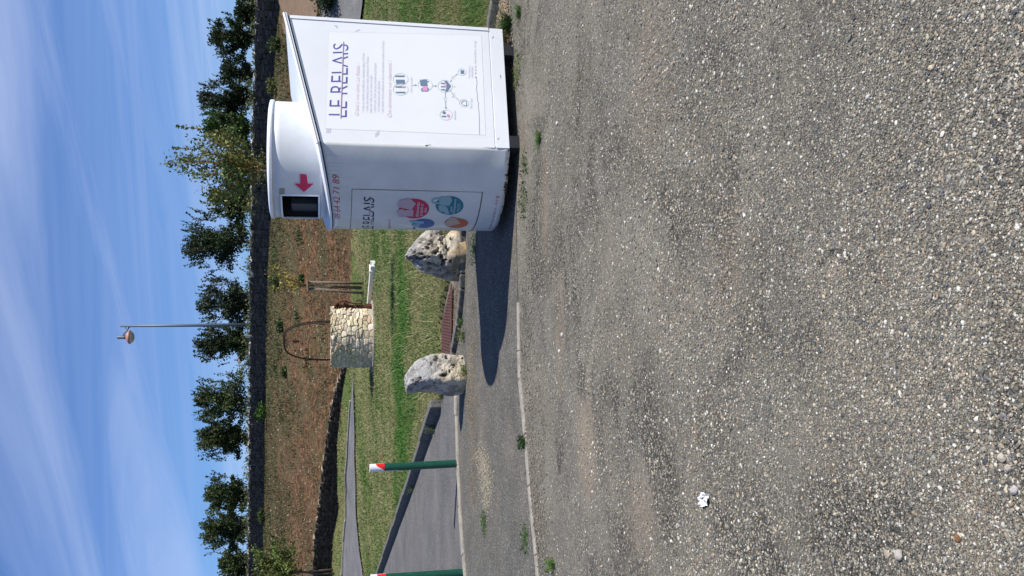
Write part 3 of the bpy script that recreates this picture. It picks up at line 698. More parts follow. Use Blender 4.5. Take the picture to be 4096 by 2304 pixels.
slab(bm, .0, BD - .028, 0, .025, .215, rz_)                 # side panel above the seam
slab(bm, .012, BD - .031, .004, .02, .205, lambda s: .217)
slab(bm, .0, BD, -.002, .022, ZB, lambda s: .205)         # skirt strip below the seam
slab(bm, BD - .026, BD + .002, -.006, .03, .215, rz_)           # folded edge at the back corner
slab(bm, BD - .02, BD, .03, BW, ZB, rz_)                     # back
slab(bm, .0, BD - .02, BW - .025, BW, ZB, rz_)                # far side
slab(bm, .02, BD - .02, .03, BW - .03, ZB + .01, lambda s: ZB + .03)
bmo('side_panel', bm, M['white'], bin_)
# curved front sheet with a small dent and a ragged lower edge
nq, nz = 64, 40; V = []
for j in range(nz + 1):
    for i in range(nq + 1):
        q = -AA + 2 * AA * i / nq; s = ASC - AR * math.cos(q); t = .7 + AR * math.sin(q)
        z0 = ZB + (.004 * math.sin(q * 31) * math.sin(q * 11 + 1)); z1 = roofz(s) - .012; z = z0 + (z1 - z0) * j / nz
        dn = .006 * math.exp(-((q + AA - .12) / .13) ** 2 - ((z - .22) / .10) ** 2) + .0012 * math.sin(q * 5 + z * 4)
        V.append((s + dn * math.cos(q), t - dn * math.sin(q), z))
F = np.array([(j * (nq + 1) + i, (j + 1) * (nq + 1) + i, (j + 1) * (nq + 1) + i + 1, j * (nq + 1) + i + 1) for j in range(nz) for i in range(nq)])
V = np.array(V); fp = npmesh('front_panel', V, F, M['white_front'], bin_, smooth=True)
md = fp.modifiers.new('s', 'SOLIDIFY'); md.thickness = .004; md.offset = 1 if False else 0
# roof plate
def roof_outline(g):
    pts = [(BD + g, -g), (BD + g, BW + g)]
    R2 = AR + g; a2 = math.asin(min(1, (.7 + g) / R2))
    for i in range(49):
        q = a2 - 2 * a2 * i / 48; pts.append((ASC - R2 * math.cos(q), .7 + R2 * math.sin(q)))
    return pts
bm = bmesh.new()
def plate(bm, out, z0, z1):
    lo = [bm.verts.new((s, t, roofz(s) + z0)) for s, t in out]; hi = [bm.verts.new((s, t, roofz(s) + z1)) for s, t in out]
    bm.faces.new(lo[::-1]); bm.faces.new(hi); n = len(out)
    for i in range(n): bm.faces.new((lo[i], lo[(i + 1) % n], hi[(i + 1) % n], hi[i]))
plate(bm, roof_outline(.018), 0, .016)
rf = bmo('roof', bm, M['roofw'], bin_)
bm = bmesh.new(); plate(bm, roof_outline(.002), -.013, .001); bmo('roof_seal', bm, M['seam'], rf)
# raised rims along both roof edges
bm = bmesh.new()
for t in (-.012,): tube(bm, [(s, t, roofz(s) + .02) for s in (-.02, .3, .7, BD + .015)], .012, 8)
bmo('roof_rim', bm, M['roofw'], rf)
# the drum with a real opening
tr0 = cast_cyl(1527, 1124, DC, DR); tr1 = cast_cyl(1521, 1276, DC, DR); th0 = (tr0[0] + tr1[0]) / 2
ozt, ozb = tr0[1] - .0, tr1[1] + .0; th1 = 2 * math.pi - th0 + .10
if th0 > th1: th0, th1 = th1, th0
n_th = 180; ths = sorted(set([round(2 * math.pi * k / n_th, 6) for k in range(n_th)] + [round(th0, 6), round(th1, 6)]))
bm = bmesh.new(); rows = []
for th in ths:
    s, t = DC[0] + DR * math.cos(th), DC[1] + DR * math.sin(th)
    zb = roofz(s) + .012; rows.append([bm.verts.new((s, t, z)) for z in (zb, max(zb + .003, ozb), ozt, DTOP)])
k_ = len(ths)
for i in range(k_):
    j = (i + 1) % k_; mid = (ths[i] + (ths[j] if j else 2 * math.pi)) / 2
    for a in range(3):
        if a == 1 and th0 < mid < th1: continue
        bm.faces.new((rows[i][a], rows[j][a], rows[j][a + 1], rows[i][a + 1]))
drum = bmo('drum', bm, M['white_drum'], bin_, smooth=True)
md = drum.modifiers.new('s', 'SOLIDIFY'); md.thickness = .003; md.offset = 0
bm = bmesh.new(); lathe(bm, [(0.001, .045), (DR * .6, .04), (DR - .02, .026), (DR + .012, .018), (DR + .016, .006), (DR + .014, -.012), (DR - .003, -.012)], (DC[0], DC[1], DTOP), 96)
bmo('drum_lid', bm, M['roofw'], drum, smooth=True)
bm = bmesh.new()                                                     # black lining behind the opening
lin = [(DC[0] + (DR - d_) * math.cos(a), DC[1] + (DR - d_) * math.sin(a)) for a, d_ in [(th0 - .02, .004), (th0 - .02, .22), ((th0 + th1) / 2, .42), (th1 + .02, .22), (th1 + .02, .004)]]
lo = [bm.verts.new((s, t, ozb - .004)) for s, t in lin]; hi = [bm.verts.new((s, t, ozt + .004)) for s, t in lin]
for i in range(4): bm.faces.new((lo[i], lo[i + 1], hi[i + 1], hi[i]))
bm.faces.new(lo); bm.faces.new(hi)
bmo('chute', bm, M['inner'], drum)
bm = bmesh.new(); am = (th0 + th1) / 2
box(bm, (DC[0] + (DR - .10) * math.cos(th0 + .33), DC[1] + (DR - .10) * math.sin(th0 + .33), (ozb + ozt) / 2 - .03), (.06, .26, (ozt - ozb) * .72), th0 + .33, .008)
bmo('chute_flap', bm, M['tray'], drum)
fr = []                                                             # rounded frame round the opening
for k in range(24): a = th0 + (th1 - th0) * k / 23; fr.append((a, ozt))
for k in range(24): a = th1 - (th1 - th0) * k / 23; fr.append((a, ozb))
bm = bmesh.new(); tube(bm, [(DC[0] + (DR + .004) * math.cos(a), DC[1] + (DR + .004) * math.sin(a), z) for a, z in fr] + [(DC[0] + (DR + .004) * math.cos(th0), DC[1] + (DR + .004) * math.sin(th0), ozt)], .0085, 8)
bmo('chute_frame', bm, M['roofw'], drum, smooth=True)
sx = lambda X, Yv: (1704 - .2415 * Yv, 1050 + .2415 * X)             # picture spots read from an enlargement
def poly_px(name, polys, surf, m, off=.004, cuts=2): return put(name, [px(p, surf) for p in polys], surf, m, off, cuts)
arrow = [(622, 392), (732, 402), (752, 550), (850, 550), (687, 690), (528, 550), (625, 550)]
poly_px('arrow_sign', [[sx(*p) for p in arrow]], 'drum', M['crimson'], .0075, 3)
poly_px('arrow_edge', [[sx(*p) for p in [(612, 382), (740, 390), (760, 543), (866, 543), (687, 700), (514, 543), (616, 543)]]], 'drum', M['pinktext'], .0055, 3)
poly_px('square_sticker', [[sx(*p) for p in [(275, 632), (368, 632), (368, 730), (275, 730)]]], 'drum', M['beige'], .004, 2)
for q_ in ([(308, 634), (334, 634), (321, 648)], [(308, 728), (334, 728), (321, 712)]): poly_px('sticker_mark', [[sx(*p) for p in q_]], 'drum', M['blackp'], .006, 0)

# feet and base frame
for (s, t) in ((.06, .06), (.93, .06), (.02, 1.2), (.93, 1.2)):
    bm = bmesh.new(); box(bm, (s, t, .045), (.11, .12, .09), 0, .004); box(bm, (s, t + .02, .006), (.14, .14, .012)); bmo('foot', bm, M['steel_dark'], bin_)
bm = bmesh.new(); box(bm, (.5, .20, .075), (1.0, .05, .04)); box(bm, (.5, 1.15, .075), (1.0, .05, .04)); box(bm, (-.2, .7, .075), (.05, .8, .04)); bmo('base_frame', bm, M['steel_dark'], bin_)

# side panel prints
S1 = lambda X, Yv: (2204 - .3588 * Yv, 1250 + .3588 * X)
pq = [(1764, 1942), (2163, 1925), (2178, 1315), (1790, 1300)]
put('poster', [px(pq, 'side')], 'side', M['poster'], .0006)
lines('poster_edge', [pq + [pq[0]]], 1.1, 'side', mat('poster_edge_print', (.77, .77, .785), .6), .0011)
o_ = .002
text('logo_lettering', 'LE RELAIS', [(1842, 1388), (2133, 1394), (2130, 1333), (1843, 1314)], 'side', M['violet'], o_, bold=-.012, split=True)
lines('logo_line', [[(1830, 1363), (2137, 1374)]], 3.0, 'side', mat('mauve_line', (.36, .22, .34), .5), o_ + .001)
def tl(s, u0, u1, v0, v1, h, m, shear=.25, nm='small_text', sp=1.0): text(nm, s, [(u0, v0), (u1, v1), (u1 + 2, v1 - h * .96), (u0 + 2, v0 - h)], 'side', m, o_, shear=shear, spacing=sp)
tl('Grâce à vos dons, Le Relais :', 1840, 2050, 1434, 1438, 15, M['pinktext'], nm='slogan_text')
for s, u0, u1, v0 in (('• crée un emploi durable par semaine depuis 30 ans', 1854, 2091, 1456), ('• crée des emplois pour tous, partout en France,', 1854, 2078, 1472),
                      ('dans les villes et en zone rurale', 1852, 2001, 1487), ('• donne une 2ème vie aux textiles et participe', 1852, 2050, 1503),
                      ('à la réduction des déchets', 1857, 1980, 1518), ('• est leader de la collecte et de la valorisation textile en France', 1850, 2139, 1534)):
    tl(s, u0, u1, v0, v0 + (u1 - u0) * .008, 11, M['violet_f'])
tl('Que deviennent vos vêtements ?', 1834, 2062, 1564, 1566, 16, M['pinktext'], nm='question_text')
ringc = [(1987, 1602, 23, 30), (1946, 1602, 23, 30), (1963, 1700, 24, 29), (1959, 1780, 24, 29), (1844, 1784, 20, 25), (1891, 1856, 15, 19), (2016, 1848, 13, 16)]
for r in ringc: lines('ring', [ell(*r) + [ell(*r)[0]]], 1.6, 'side', M['iconring'], o_)
ic = []
def blob(u, v, a, b): ic.append(px(ell(u, v, a, b, 10), 'side'))
def quad(u0, v0, u1, v1, k=0): ic.append(px([(u0, v1), (u1, v1 - k), (u1, v0 - k), (u0, v0)], 'side'))
for (u, v) in ((1934, 1603), (1956, 1602), (1999, 1600)): blob(u, v - 17, 3, 4); quad(u - 3, v - 13, u + 3, v + 4); quad(u - 3, v + 4, u - .5, v + 18); quad(u + .5, v + 4, u + 3, v + 18)
quad(1969, 1585, 1985, 1620, 2)
quad(1938, 1685, 1952, 1712); quad(1960, 1682, 1985, 1710, 3); blob(1948, 1713, 3, 3); blob(1977, 1712, 3, 3)
ic.append(px([(1938, 1790), (1938, 1779), (1960, 1789), (1980, 1776), (1980, 1788), (1960, 1804)], 'side'))
for u in (1945, 1957, 1970): blob(u, 1766, 2.5, 3); quad(u - 2.5, 1769, u + 2.5, 1779)
blob(1838, 1769, 3, 3.5); quad(1835, 1773, 1841, 1784); blob(1853, 1776, 6, 7); quad(2009, 1842, 2023, 1856)
for k0, k1, nm in ((0, 4, 'person_pictogram'), (4, 8, 'person_pictogram'), (8, 12, 'person_pictogram'), (12, 13, 'bin_pictogram'), (13, 17, 'truck_pictogram'), (17, 24, 'sorting_pictogram'), (24, 27, 'reuse_pictogram'), (27, 28, 'energy_pictogram')): put(nm, ic[k0:k1], 'side', M['icon'], o_)
ip = [px([(1940, 1690), (1958, 1690), (1958, 1710), (1940, 1710)], 'side'), px([(1952, 1780), (1968, 1778), (1962, 1788)], 'side'), px(ell(1841, 1792, 7, 6, 10), 'side'), px([(1953, 1608), (1959, 1608), (1959, 1620), (1953, 1620)], 'side')]
for q1_ in ip: put('pink_pictogram', [q1_], 'side', M['iconpink'], o_ + .001)
lines('house_pictogram', [[(1882, 1866), (1900, 1866), (1900, 1853), (1891, 1844), (1882, 1853), (1882, 1866)]], 2, 'side', M['icon'], o_)
for ch_ in [[(1963, 1650), (1963, 1665)], [(1960, 1660), (1963, 1666), (1966, 1660)], [(1960, 1731), (1960, 1745)], [(1957, 1740), (1960, 1746), (1963, 1740)], [(1934, 1781), (1915, 1781)], [(1898, 1782), (1870, 1783)], [(1875, 1779), (1869, 1783), (1875, 1787)], [(1943, 1800), (1930, 1808)], [(1914, 1822), (1900, 1838)], [(1976, 1800), (1986, 1808)], [(2000, 1820), (2009, 1830)]]: lines('arrow_drawing', [ch_], 1.8, 'side', M['greyline'], o_)
tl('61%', 1896, 1915, 1787, 1787, 13, M['iconring'], 0, 'percent_text'); tl('36%', 1912, 1931, 1819, 1819, 13, M['iconring'], 0, 'percent_text'); tl('3%', 1987, 2000, 1818, 1818, 13, M['iconring'], 0, 'percent_text')
for s, u0, u1, v0 in (('Don de textiles', 1934, 1994, 1649), ('Tri', 1951, 1960, 1822), ('Réemploi', 1824, 1861, 1823), ('Recyclage', 1869, 1910, 1888), ('Valorisation', 1991, 2039, 1880), ('énergétique', 1993, 2037, 1891)):
    tl(s, u0, u1, v0, v0, 9, M['violet_f'], nm='caption_text')
tl('www.lerelais.org', 2005, 2138, 1906, 1903, 9, mat('grey_mauve_print', (.50, .42, .46), .6), 0, 'web_address', 1.35)
lines('wavy_line', [[(1765, 1918), (1790, 1917), (1830, 1917), (1860, 1915), (1885, 1912), (1893, 1914), (1898, 1910), (1930, 1908), (1950, 1905), (1975, 1908), (1996, 1903)], [(1992, 1899), (1998, 1903), (1992, 1907)]], 1.4, 'side', M['greyline'], o_)
for ch_ in [[(u, 1500), (u + 14, 1516)] for u in (1756, 1761, 1767)] + [[(1772, 1306 + k * 7), (1790, 1308 + k * 7)] for k in range(3)] + [[(2178, 1420), (2186, 1440)], [(2200, 1335), (2200, 1347)], [(2200, 1347), (2190, 1347)]]: lines('tape_mark', [ch_], 1.4, 'side', M['greyline'], .003)

# curved front prints
zt_, zb_ = cast_cyl(1548, 1408, (ASC, .7), AR), cast_cyl(1536, 1930, (ASC, .7), AR)
ta = (zt_[0] + zb_[0]) / 2; tb = 2 * math.pi - ta; lo_, hi_ = min(ta, tb), max(ta, tb); N_ = 36
aa = [lo_ + (hi_ - lo_) * k / N_ for k in range(N_ + 1)]; hw = .0022
ps = [[(a, z - w2), (b, z - w2), (b, z + w2), (a, z + w2)] for z, w2 in ((zt_[1], hw), (zb_[1], hw * 1.9)) for a, b in zip(aa[:-1], aa[1:])]
ps += [[(a - hw / AR, zb_[1]), (a + hw / AR, zb_[1]), (a + hw / AR, zt_[1]), (a - hw / AR, zt_[1])] for a in (lo_, hi_)]
put('door_gap', ps, 'front', M['seam'], .0035)
text('phone_number', '09 64 42 71 89', [(1432, 1362), (1606, 1357), (1606, 1329), (1432, 1337)], 'front', M['crimson'], .0045, shear=.2, spacing=.95, bold=-.006)
text('logo_lettering', 'LE RELAIS', [(1391, 1494), (1517, 1497), (1519, 1455), (1391, 1447)], 'front', M['navy'], .0045, bold=0, split=True)
lines('logo_line', [[(1391, 1476), (1425, 1477), (1460, 1479.5), (1519, 1482)]], 2.6, 'front', mat('plum_line', (.22, .07, .11), .5), .0055)
text('small_text', 'Déposez ici', [(1392, 1562), (1427, 1562), (1427, 1549), (1392, 1549)], 'front', M['crim_f'], .0045, shear=.2)
text('web_address', 'www.lerelais.org', [(1389, 1960), (1521, 1993), (1521, 1981), (1389, 1950)], 'front', M['crimson'], .0045, spacing=1.35)
Z1 = lambda X, Yv: (1534 - .1104 * Yv, 1520 + .1104 * X)
Z2 = lambda X, Yv: (1534 - .1104 * Yv, 1720 + .1104 * X)
Z3 = lambda X, Yv: (1654 - .2717 * Yv, 1350 + .2717 * X)
def disc(cu, cv, ru, rv, m, nm):
    c = [px(ell(cu, cv, ru * f, rv * f, 32), 'front') for f in (1.0,)]
    put(nm, c, 'front', m, .004, 2)
poly_px('round_badge_edge', [ell(1471, 1656, 41.5, 63)], 'front', M['paletext'], .0038, 2)
disc(1471, 1656, 40, 61, M['crimson'], 'crimson_badge'); disc(1483.5, 1798, 37.5, 56, M['teal'], 'teal_badge')
disc(1411.5, 1695, 18, 43, M['blue'], 'blue_badge'); disc(1413, 1825, 19.5, 47, M['orange'], 'orange_badge')
poly_px('garment_print', [[Z1(*p) for p in [(700, 270), (610, 490), (800, 530), (1140, 605), (1210, 480), (1290, 390), (1180, 280), (990, 180), (900, 230), (890, 290)]],
                        [Z1(*p) for p in [(680, 600), (590, 700), (670, 850), (860, 885), (900, 830), (1190, 830), (1200, 610), (1050, 615), (880, 625), (820, 570)]]], 'front', M['pinkcloth'], .0065, 1)
lines('garment_outline', [[Z1(*p) for p in c] for c in ([(700, 270), (610, 490), (800, 530), (1140, 605), (1210, 480), (1290, 390), (1180, 280), (1130, 220)], [(680, 600), (590, 700), (670, 850), (860, 885), (900, 830), (1190, 830), (1200, 610)],
      [(900, 420), (1060, 470), (1200, 480)], [(1130, 200), (1150, 90), (1080, 40), (1030, 80), (1080, 90), (1070, 10)])], .9, 'front', M['violet_f'], .008)
poly_px('bag_print', [[Z2(*p) for p in [(330, 200), (400, 130), (740, 120), (800, 260), (690, 470), (400, 430), (320, 400)]], [Z2(*p) for p in [(30, 300), (110, 200), (330, 160), (330, 215), (120, 260), (100, 310)]],
                    [Z2(*p) for p in [(30, 300), (100, 310), (120, 330), (330, 345), (330, 400), (100, 385)]], [Z2(*p) for p in [(300, 440), (310, 600), (380, 680), (510, 680), (520, 750), (680, 760), (690, 700), (600, 500), (500, 450)]]], 'front', M['tealcloth'], .0065, 1)
poly_px('shoe_print', [[Z3(*p) for p in [(1050, 855), (1150, 848), (1270, 852), (1275, 890), (1200, 900), (1090, 880)]], [Z3(*p) for p in [(1090, 900), (1210, 895), (1205, 935), (1150, 945), (1090, 925)]]], 'front', M['bluecloth'], .0065, 1)
poly_px('linen_print', [[Z3(*p) for p in [(1575, 890), (1600, 925), (1660, 925), (1815, 885), (1740, 800), (1660, 800)]]], 'front', M['sandcloth'], .0065, 1)
poly_px('lock_slot', [ell(1393.5, 1656.5, 1.6, 6)], 'front', M['blackp'], .008, 0)
def tz(nm, s, Z, bl, br, tr, tll): text(nm, s, [Z(*bl), Z(*br), Z(*tr), Z(*tll)], 'front', M['paletext'], .0075, shear=.15)
tz('badge_text', 'vêtements', Z1, (1385, 865), (1440, 330), (1330, 330), (1270, 865)); tz('badge_text', 'propres et', Z1, (1530, 810), (1570, 385), (1480, 385), (1440, 810)); tz('badge_text', 'secs', Z1, (1680, 700), (1700, 535), (1625, 535), (1605, 700))
tz('badge_text', 'petite', Z2, (800, 680), (800, 490), (730, 490), (730, 680)); tz('badge_text', 'maroquinerie', Z2, (885, 760), (955, 220), (870, 220), (800, 760))
tz('badge_text', '(sacs à main,', Z2, (1015, 670), (1040, 380), (985, 380), (960, 670)); tz('badge_text', 'ceintures...)', Z2, (1085, 610), (1105, 370), (1055, 370), (1040, 610))
# rust along the lower edge of the curved sheet
ps = []
for k in range(110):
    q = random.choice([random.gauss(math.pi + AA - .30, .12), random.uniform(math.pi + .0, math.pi + AA), random.gauss(math.pi + AA - .45, .05)]); q = min(q, math.pi + AA - .01)
    if not (math.pi - AA < q): continue
    h_ = min(.03, random.expovariate(1 / .007)); w2 = random.uniform(.002, .009) / AR; z0 = ZB + random.uniform(0, .006); e = random.uniform(.2, .8)
    ps.append([(q - w2, z0), (q + w2, z0), (q + w2 * .6, z0 + h_ * .7), (q, z0 + h_), (q - w2 * .8, z0 + h_ * e)])
put('rust_edge', ps, 'front', M['rust'], .0045)

ps = []
for k in range(26):
    q = random.uniform(math.pi - AA, math.pi + AA); s_ = ASC + AR * math.cos(q); L_ = random.uniform(.03, .22); w2 = random.uniform(.001, .004) / AR; z1 = roofz(s_) - .02
    ps.append([(q - w2, z1), (q + w2, z1), (q + w2 * .3, z1 - L_), (q - w2 * .3, z1 - L_)])
put('dirt_streaks', ps, 'front', mat('grime_front', (.50, .50, .45), .6), .0018)
for (u0, v0, u1, v1) in ((1745, 1990, 1752, 1996), (2150, 1968, 2158, 1974), (1722, 1700, 1724, 1724), (1990, 2003, 2004, 2001)): lines('scratch', [[(u0, v0), (u1, v1)]], 1.6, 'side', M['rust'], .0035)
# ================================================================ BOULDERS
def boulder(name, rows, yc, depth, yaw, label, seed, pits, lich, dark=0.0):
    b2 = bmesh.new(); bmesh.ops.create_icosphere(b2, subdivisions=7, radius=1); V = np.array([v.co[:] for v in b2.verts]); F = np.array([[v.index for v in f.verts] for f in b2.faces]); b2.free()
    N = V / np.linalg.norm(V, axis=1)[:, None]; e = 8.0
    Vs = N / (np.abs(N) ** e).sum(1)[:, None] ** (1 / e); Vs[:, 1] *= 1.05
    c, s = math.cos(yaw), math.sin(yaw); Q = np.c_[Vs[:, 0] * c - Vs[:, 1] * s, Vs[:, 0] * s + Vs[:, 1] * c, Vs[:, 2]]
    X = np.abs(Q[:, 0]).max(); Q[:, 0] /= X; Q[:, 1] /= np.abs(Q[:, 1]).max()
    L = [(Y(ul, v, yc), Y(ur, v, yc)) for v, ul, ur in rows]; zs = np.array([l[0][2] for l in L])[::-1]; xl = np.array([l[0][0] for l in L])[::-1]; xr = np.array([l[1][0] for l in L])[::-1]
    z0, z1 = zs[0] - .12, zs[-1]; zt = (Q[:, 2] + 1) / 2; z = z0 + (z1 - z0) * zt
    a = np.interp(z, zs, xl); b = np.interp(z, zs, xr); x = (a + b) / 2 + Q[:, 0] * (b - a) / 2
    taper = 1 - .35 * np.clip((z - zs[0]) / (z1 - zs[0]), 0, 1) ** 1.5
    y = yc + depth / 2 * Q[:, 1] * taper
    W = np.c_[x, y, z]; cen = np.array([W[:, 0].mean(), yc, z.mean()]); n2 = W - cen; n2 /= np.linalg.norm(n2, axis=1)[:, None]
    W = W + n2 * (.040 * fbm(W, 3.2, seed, 3) + .022 * fbm(W, 9, seed + 7, 4) + .009 * fbm(W, 30, seed + 9, 3))[:, None]
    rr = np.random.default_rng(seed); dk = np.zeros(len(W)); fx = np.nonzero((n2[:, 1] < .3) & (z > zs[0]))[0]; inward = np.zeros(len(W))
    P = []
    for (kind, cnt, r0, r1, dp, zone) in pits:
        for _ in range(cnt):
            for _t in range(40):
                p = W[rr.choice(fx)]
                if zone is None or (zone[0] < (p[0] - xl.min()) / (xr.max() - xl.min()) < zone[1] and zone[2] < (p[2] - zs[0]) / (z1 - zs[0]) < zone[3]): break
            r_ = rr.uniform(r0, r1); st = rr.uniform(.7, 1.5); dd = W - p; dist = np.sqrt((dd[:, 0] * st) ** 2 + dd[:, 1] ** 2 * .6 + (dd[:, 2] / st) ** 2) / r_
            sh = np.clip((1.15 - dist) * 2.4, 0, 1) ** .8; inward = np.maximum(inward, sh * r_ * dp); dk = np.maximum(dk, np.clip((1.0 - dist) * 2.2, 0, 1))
    W = W - n2 * inward[:, None]
    hgt = np.clip((W[:, 2] - zs[0]) / (z1 - zs[0]), 0, 1); base = np.array([.50, .44, .34]); top = np.array([.34, .335, .33]); och = np.array([.36, .25, .11])
    g = np.clip(hgt * 1.7 - .45 + .9 * fbm(W, 4, seed + 20, 3), 0, 1)[:, None]; col = base * (1 - g) + top * g
    l = np.clip((lich - hgt) * 4 + 1.6 * fbm(W, 7, seed + 30, 3), 0, 1)[:, None] * .8; col = col * (1 - l) + och * l
    st = np.clip(fbm(W, 10, seed + 40, 4) * 3.4 - .25 + dark, 0, 1)[:, None] * .62; col = col * (1 - st) + np.array([.125, .105, .09]) * st
    col = col * (1 - .82 * dk[:, None]); org = np.array([cen[0], yc, 0])  # dark lichen and shade of the pits, both put into the vertex colour
    o = npmesh(name, W, F, M['boulder'], col=col, smooth=True, origin=org); o.location = org
    return tag(o, label, 'boulder', 'limestone boulders on the kerb')
boulder('boulder', [(1619, 757, 803), (1626, 727, 818), (1638, 728, 838), (1655, 729, 852), (1673, 729, 864), (1704, 727, 880), (1731, 724, 889), (1800, 719, 890), (1849, 724, 888), (1870, 735, 884)],
        10.12, .46, R(36), 'grey limestone boulder with a sloping top beside the rusty grate, nearest the driveway', 11,
        [('m', 40, .010, .020, 1.5, None), ('l', 12, .020, .034, 1.6, (.1, .95, .3, .95)), ('s', 60, .005, .009, 1.2, None)], .12)
boulder('boulder', [(1624, 1258, 1292), (1636, 1252, 1313), (1656, 1238, 1332), (1672, 1223, 1352), (1700, 1205, 1382), (1724, 1196, 1398), (1755, 1188, 1390), (1780, 1183, 1362), (1800, 1181, 1380), (1815, 1180, 1405), (1836, 1180, 1412), (1856, 1186, 1412)],
        10.15, .50, R(38), 'pitted limestone boulder full of holes, half hidden behind the clothing bin', 23,
        [('h', 1, .048, .052, 1.7, (.40, .50, .30, .42)), ('m', 75, .015, .032, 1.5, (.1, .8, .38, 1.0)), ('m', 24, .014, .026, 1.4, (.1, .9, .05, .5)), ('s', 130, .007, .013, 1.3, None)], .30, dark=.35)

# ================================================================ RUSTY GRATE PLATE
gp = [G(880, 1768, .06), G(1012, 1768, .06), G(1168, 1799, .05), G(1139, 1807, .03), G(880, 1804, .03)]
ux = (gp[1] - gp[0]); ux[2] = 0; ux /= np.linalg.norm(ux); uy = np.array([-ux[1], ux[0], 0]); org = gp[0]
g2 = [((p - org) @ ux, (p - org) @ uy) for p in gp]; bm = bmesh.new(); cell = .040
zf = lambda a, b: .06 + (b - g2[0][1]) * (.03 / max(.01, abs(g2[4][1])))
ia = np.arange(min(p[0] for p in g2), max(p[0] for p in g2), cell); ib = np.arange(min(p[1] for p in g2), max(p[1] for p in g2), cell); holes = []
def W2(a, b): return tuple(np.array([org[0], org[1], 0]) + ux * a + uy * b + np.array([0, 0, zf(a, b)]))
cache = {}
def gv(a, b):
    k = (round(a, 4), round(b, 4))
    if k not in cache: cache[k] = bm.verts.new(W2(a, b))
    return cache[k]
for i, a in enumerate(ia):
    for j, b in enumerate(ib):
        cx, cy = a + cell / 2, b + cell / 2
        if not inpoly(np.array([cx]), np.array([cy]), g2)[0]: continue
        cor = [gv(a, b), gv(a + cell, b), gv(a + cell, b + cell), gv(a, b + cell)]
        edge = not all(inpoly(np.array([cx + dx]), np.array([cy + dy]), g2)[0] for dx, dy in ((cell, 0), (-cell, 0), (0, cell), (0, -cell)))
        if edge: bm.faces.new(cor); continue
        ho = [bm.verts.new(W2(cx + .0125 * math.cos(R(225 + 45 * k)), cy + .0125 * math.sin(R(225 + 45 * k)))) for k in range(8)]
        for k in range(4):
            bm.faces.new((cor[k], cor[(k + 1) % 4], ho[(2 * k + 2) % 8], ho[2 * k + 1], ho[2 * k]))
gr = thing('drain_grate', (org[0], org[1], 0), 'rust brown perforated steel plate lying between the two boulders', 'grate')
def rel(o, par):
    o.parent = par; o.matrix_parent_inverse = Matrix.Translation(-Vector(par.location)) if par.rotation_euler.z == 0 else par.matrix_world.inverted(); return o
pl = bmo('perforated_plate', bm, M['rustplate']); rel(pl, gr); md = pl.modifiers.new('s', 'SOLIDIFY'); md.thickness = .006
bm = bmesh.new(); tube(bm, [W2(p[0], p[1]) for p in g2[2:]], .008, 6); rel(bmo('plate_frame', bm, M['rustplate']), gr)

# ================================================================ BOLLARDS
def bollard(x, y, hgt, label):
    r_ = .047
    o = thing('bollard', (x, y, 0), label, 'bollard', 'green bollards at the driveway kerb'); o.rotation_euler = (R(.4), R(-.5) if x > -3 else R(.3), 0)
    bm = bmesh.new(); lathe(bm, [(r_, -.05), (r_, hgt - .175)], n=32); lathe(bm, [(.001, hgt - .004), (r_ * .93, hgt - .004), (r_ * .93, hgt - .18)], n=32); bmo('post', bm, M['green'], o, smooth=True)
    # reflective sleeve, white above and red below a rising wave
    n, m_ = 64, 26; V = []; F = []; mi = []
    for j in range(m_ + 1):
        for i in range(n): V.append(((r_ + .002) * math.cos(2 * math.pi * i / n), (r_ + .002) * math.sin(2 * math.pi * i / n), hgt - .175 + .175 * j / m_))
    for j in range(m_):
        for i in range(n):
            F.append((j * n + i, j * n + (i + 1) % n, (j + 1) * n + (i + 1) % n, (j + 1) * n + i)); a = ((i + .5) / n * 360 + 100) % 360   # 0 = facing left-front
            zz_ = (j + .5) / m_; dg_ = (i + .5) / n * 360; lim = .58 / (1 + math.exp(-((dg_ - 276) / 13)))
            mi.append(1 if zz_ < lim else 0)
    c0 = len(V); V.append((0, 0, hgt + .002)); F2 = [f for f in F] + [(m_ * n + i, m_ * n + (i + 1) % n, c0) for i in range(n)]
    npmesh('reflective_sleeve', V, F2, [M['wreflect'], M['red']], o, smooth=False, midx=mi + [0] * n)
    bm = bmesh.new(); k = 8; a0, a1 = R(190), R(232)
    vs = [[bm.verts.new(((r_ + .0015) * math.cos(a0 + (a1 - a0) * i / k), (r_ + .0015) * math.sin(a0 + (a1 - a0) * i / k), z)) for i in range(k + 1)] for z in (hgt - .345, hgt - .18)]
    for i in range(k): bm.faces.new((vs[0][i], vs[0][i + 1], vs[1][i + 1], vs[1][i]))
    bmo('side_label', bm, M['greylabel'], o)
b1 = G(450, 1833); b2_ = G(13, 1852)
bollard(b1[0], b1[1], 1.075, 'green bollard with red and white top in full view before the diagonal kerb')
bollard(b2_[0], b2_[1], 1.085, 'green bollard with red and white top, cut off by the picture edge')

# ================================================================ WELL
wp = on_line(954, 1497, np.array([-10., 28.3]), np.array([10., 28.3])); wc = np.array([wp[0], 28.9, 0]); wr = 1.0; wh = 1.36
well = thing('stone_well', wc, 'round rubble stone well with a rusty iron hoop over it, in the lawn', 'well')
gz0 = float(H(wc[0], wc[1])[0])
rs = np.random.default_rng(5); na, nh = 560, 120; seeds = []; zz0 = 0.0
while zz0 < wh:                                         # rubble: cells of uneven size round the drum
    hc = rs.uniform(.11, .20); a = rs.uniform(0, 1); a_end = a + 2 * math.pi
    while a < a_end - .04:
        wa = rs.uniform(.08, .36)
        if rs.uniform() < .25: seeds.append((a + wa / 2, zz0 + hc * .25)); seeds.append((a + wa / 2 + rs.uniform(-.03, .03), zz0 + hc * .8))
        else: seeds.append((a + wa / 2, zz0 + hc * rs.uniform(.35, .65)))
        a += wa
    zz0 += hc
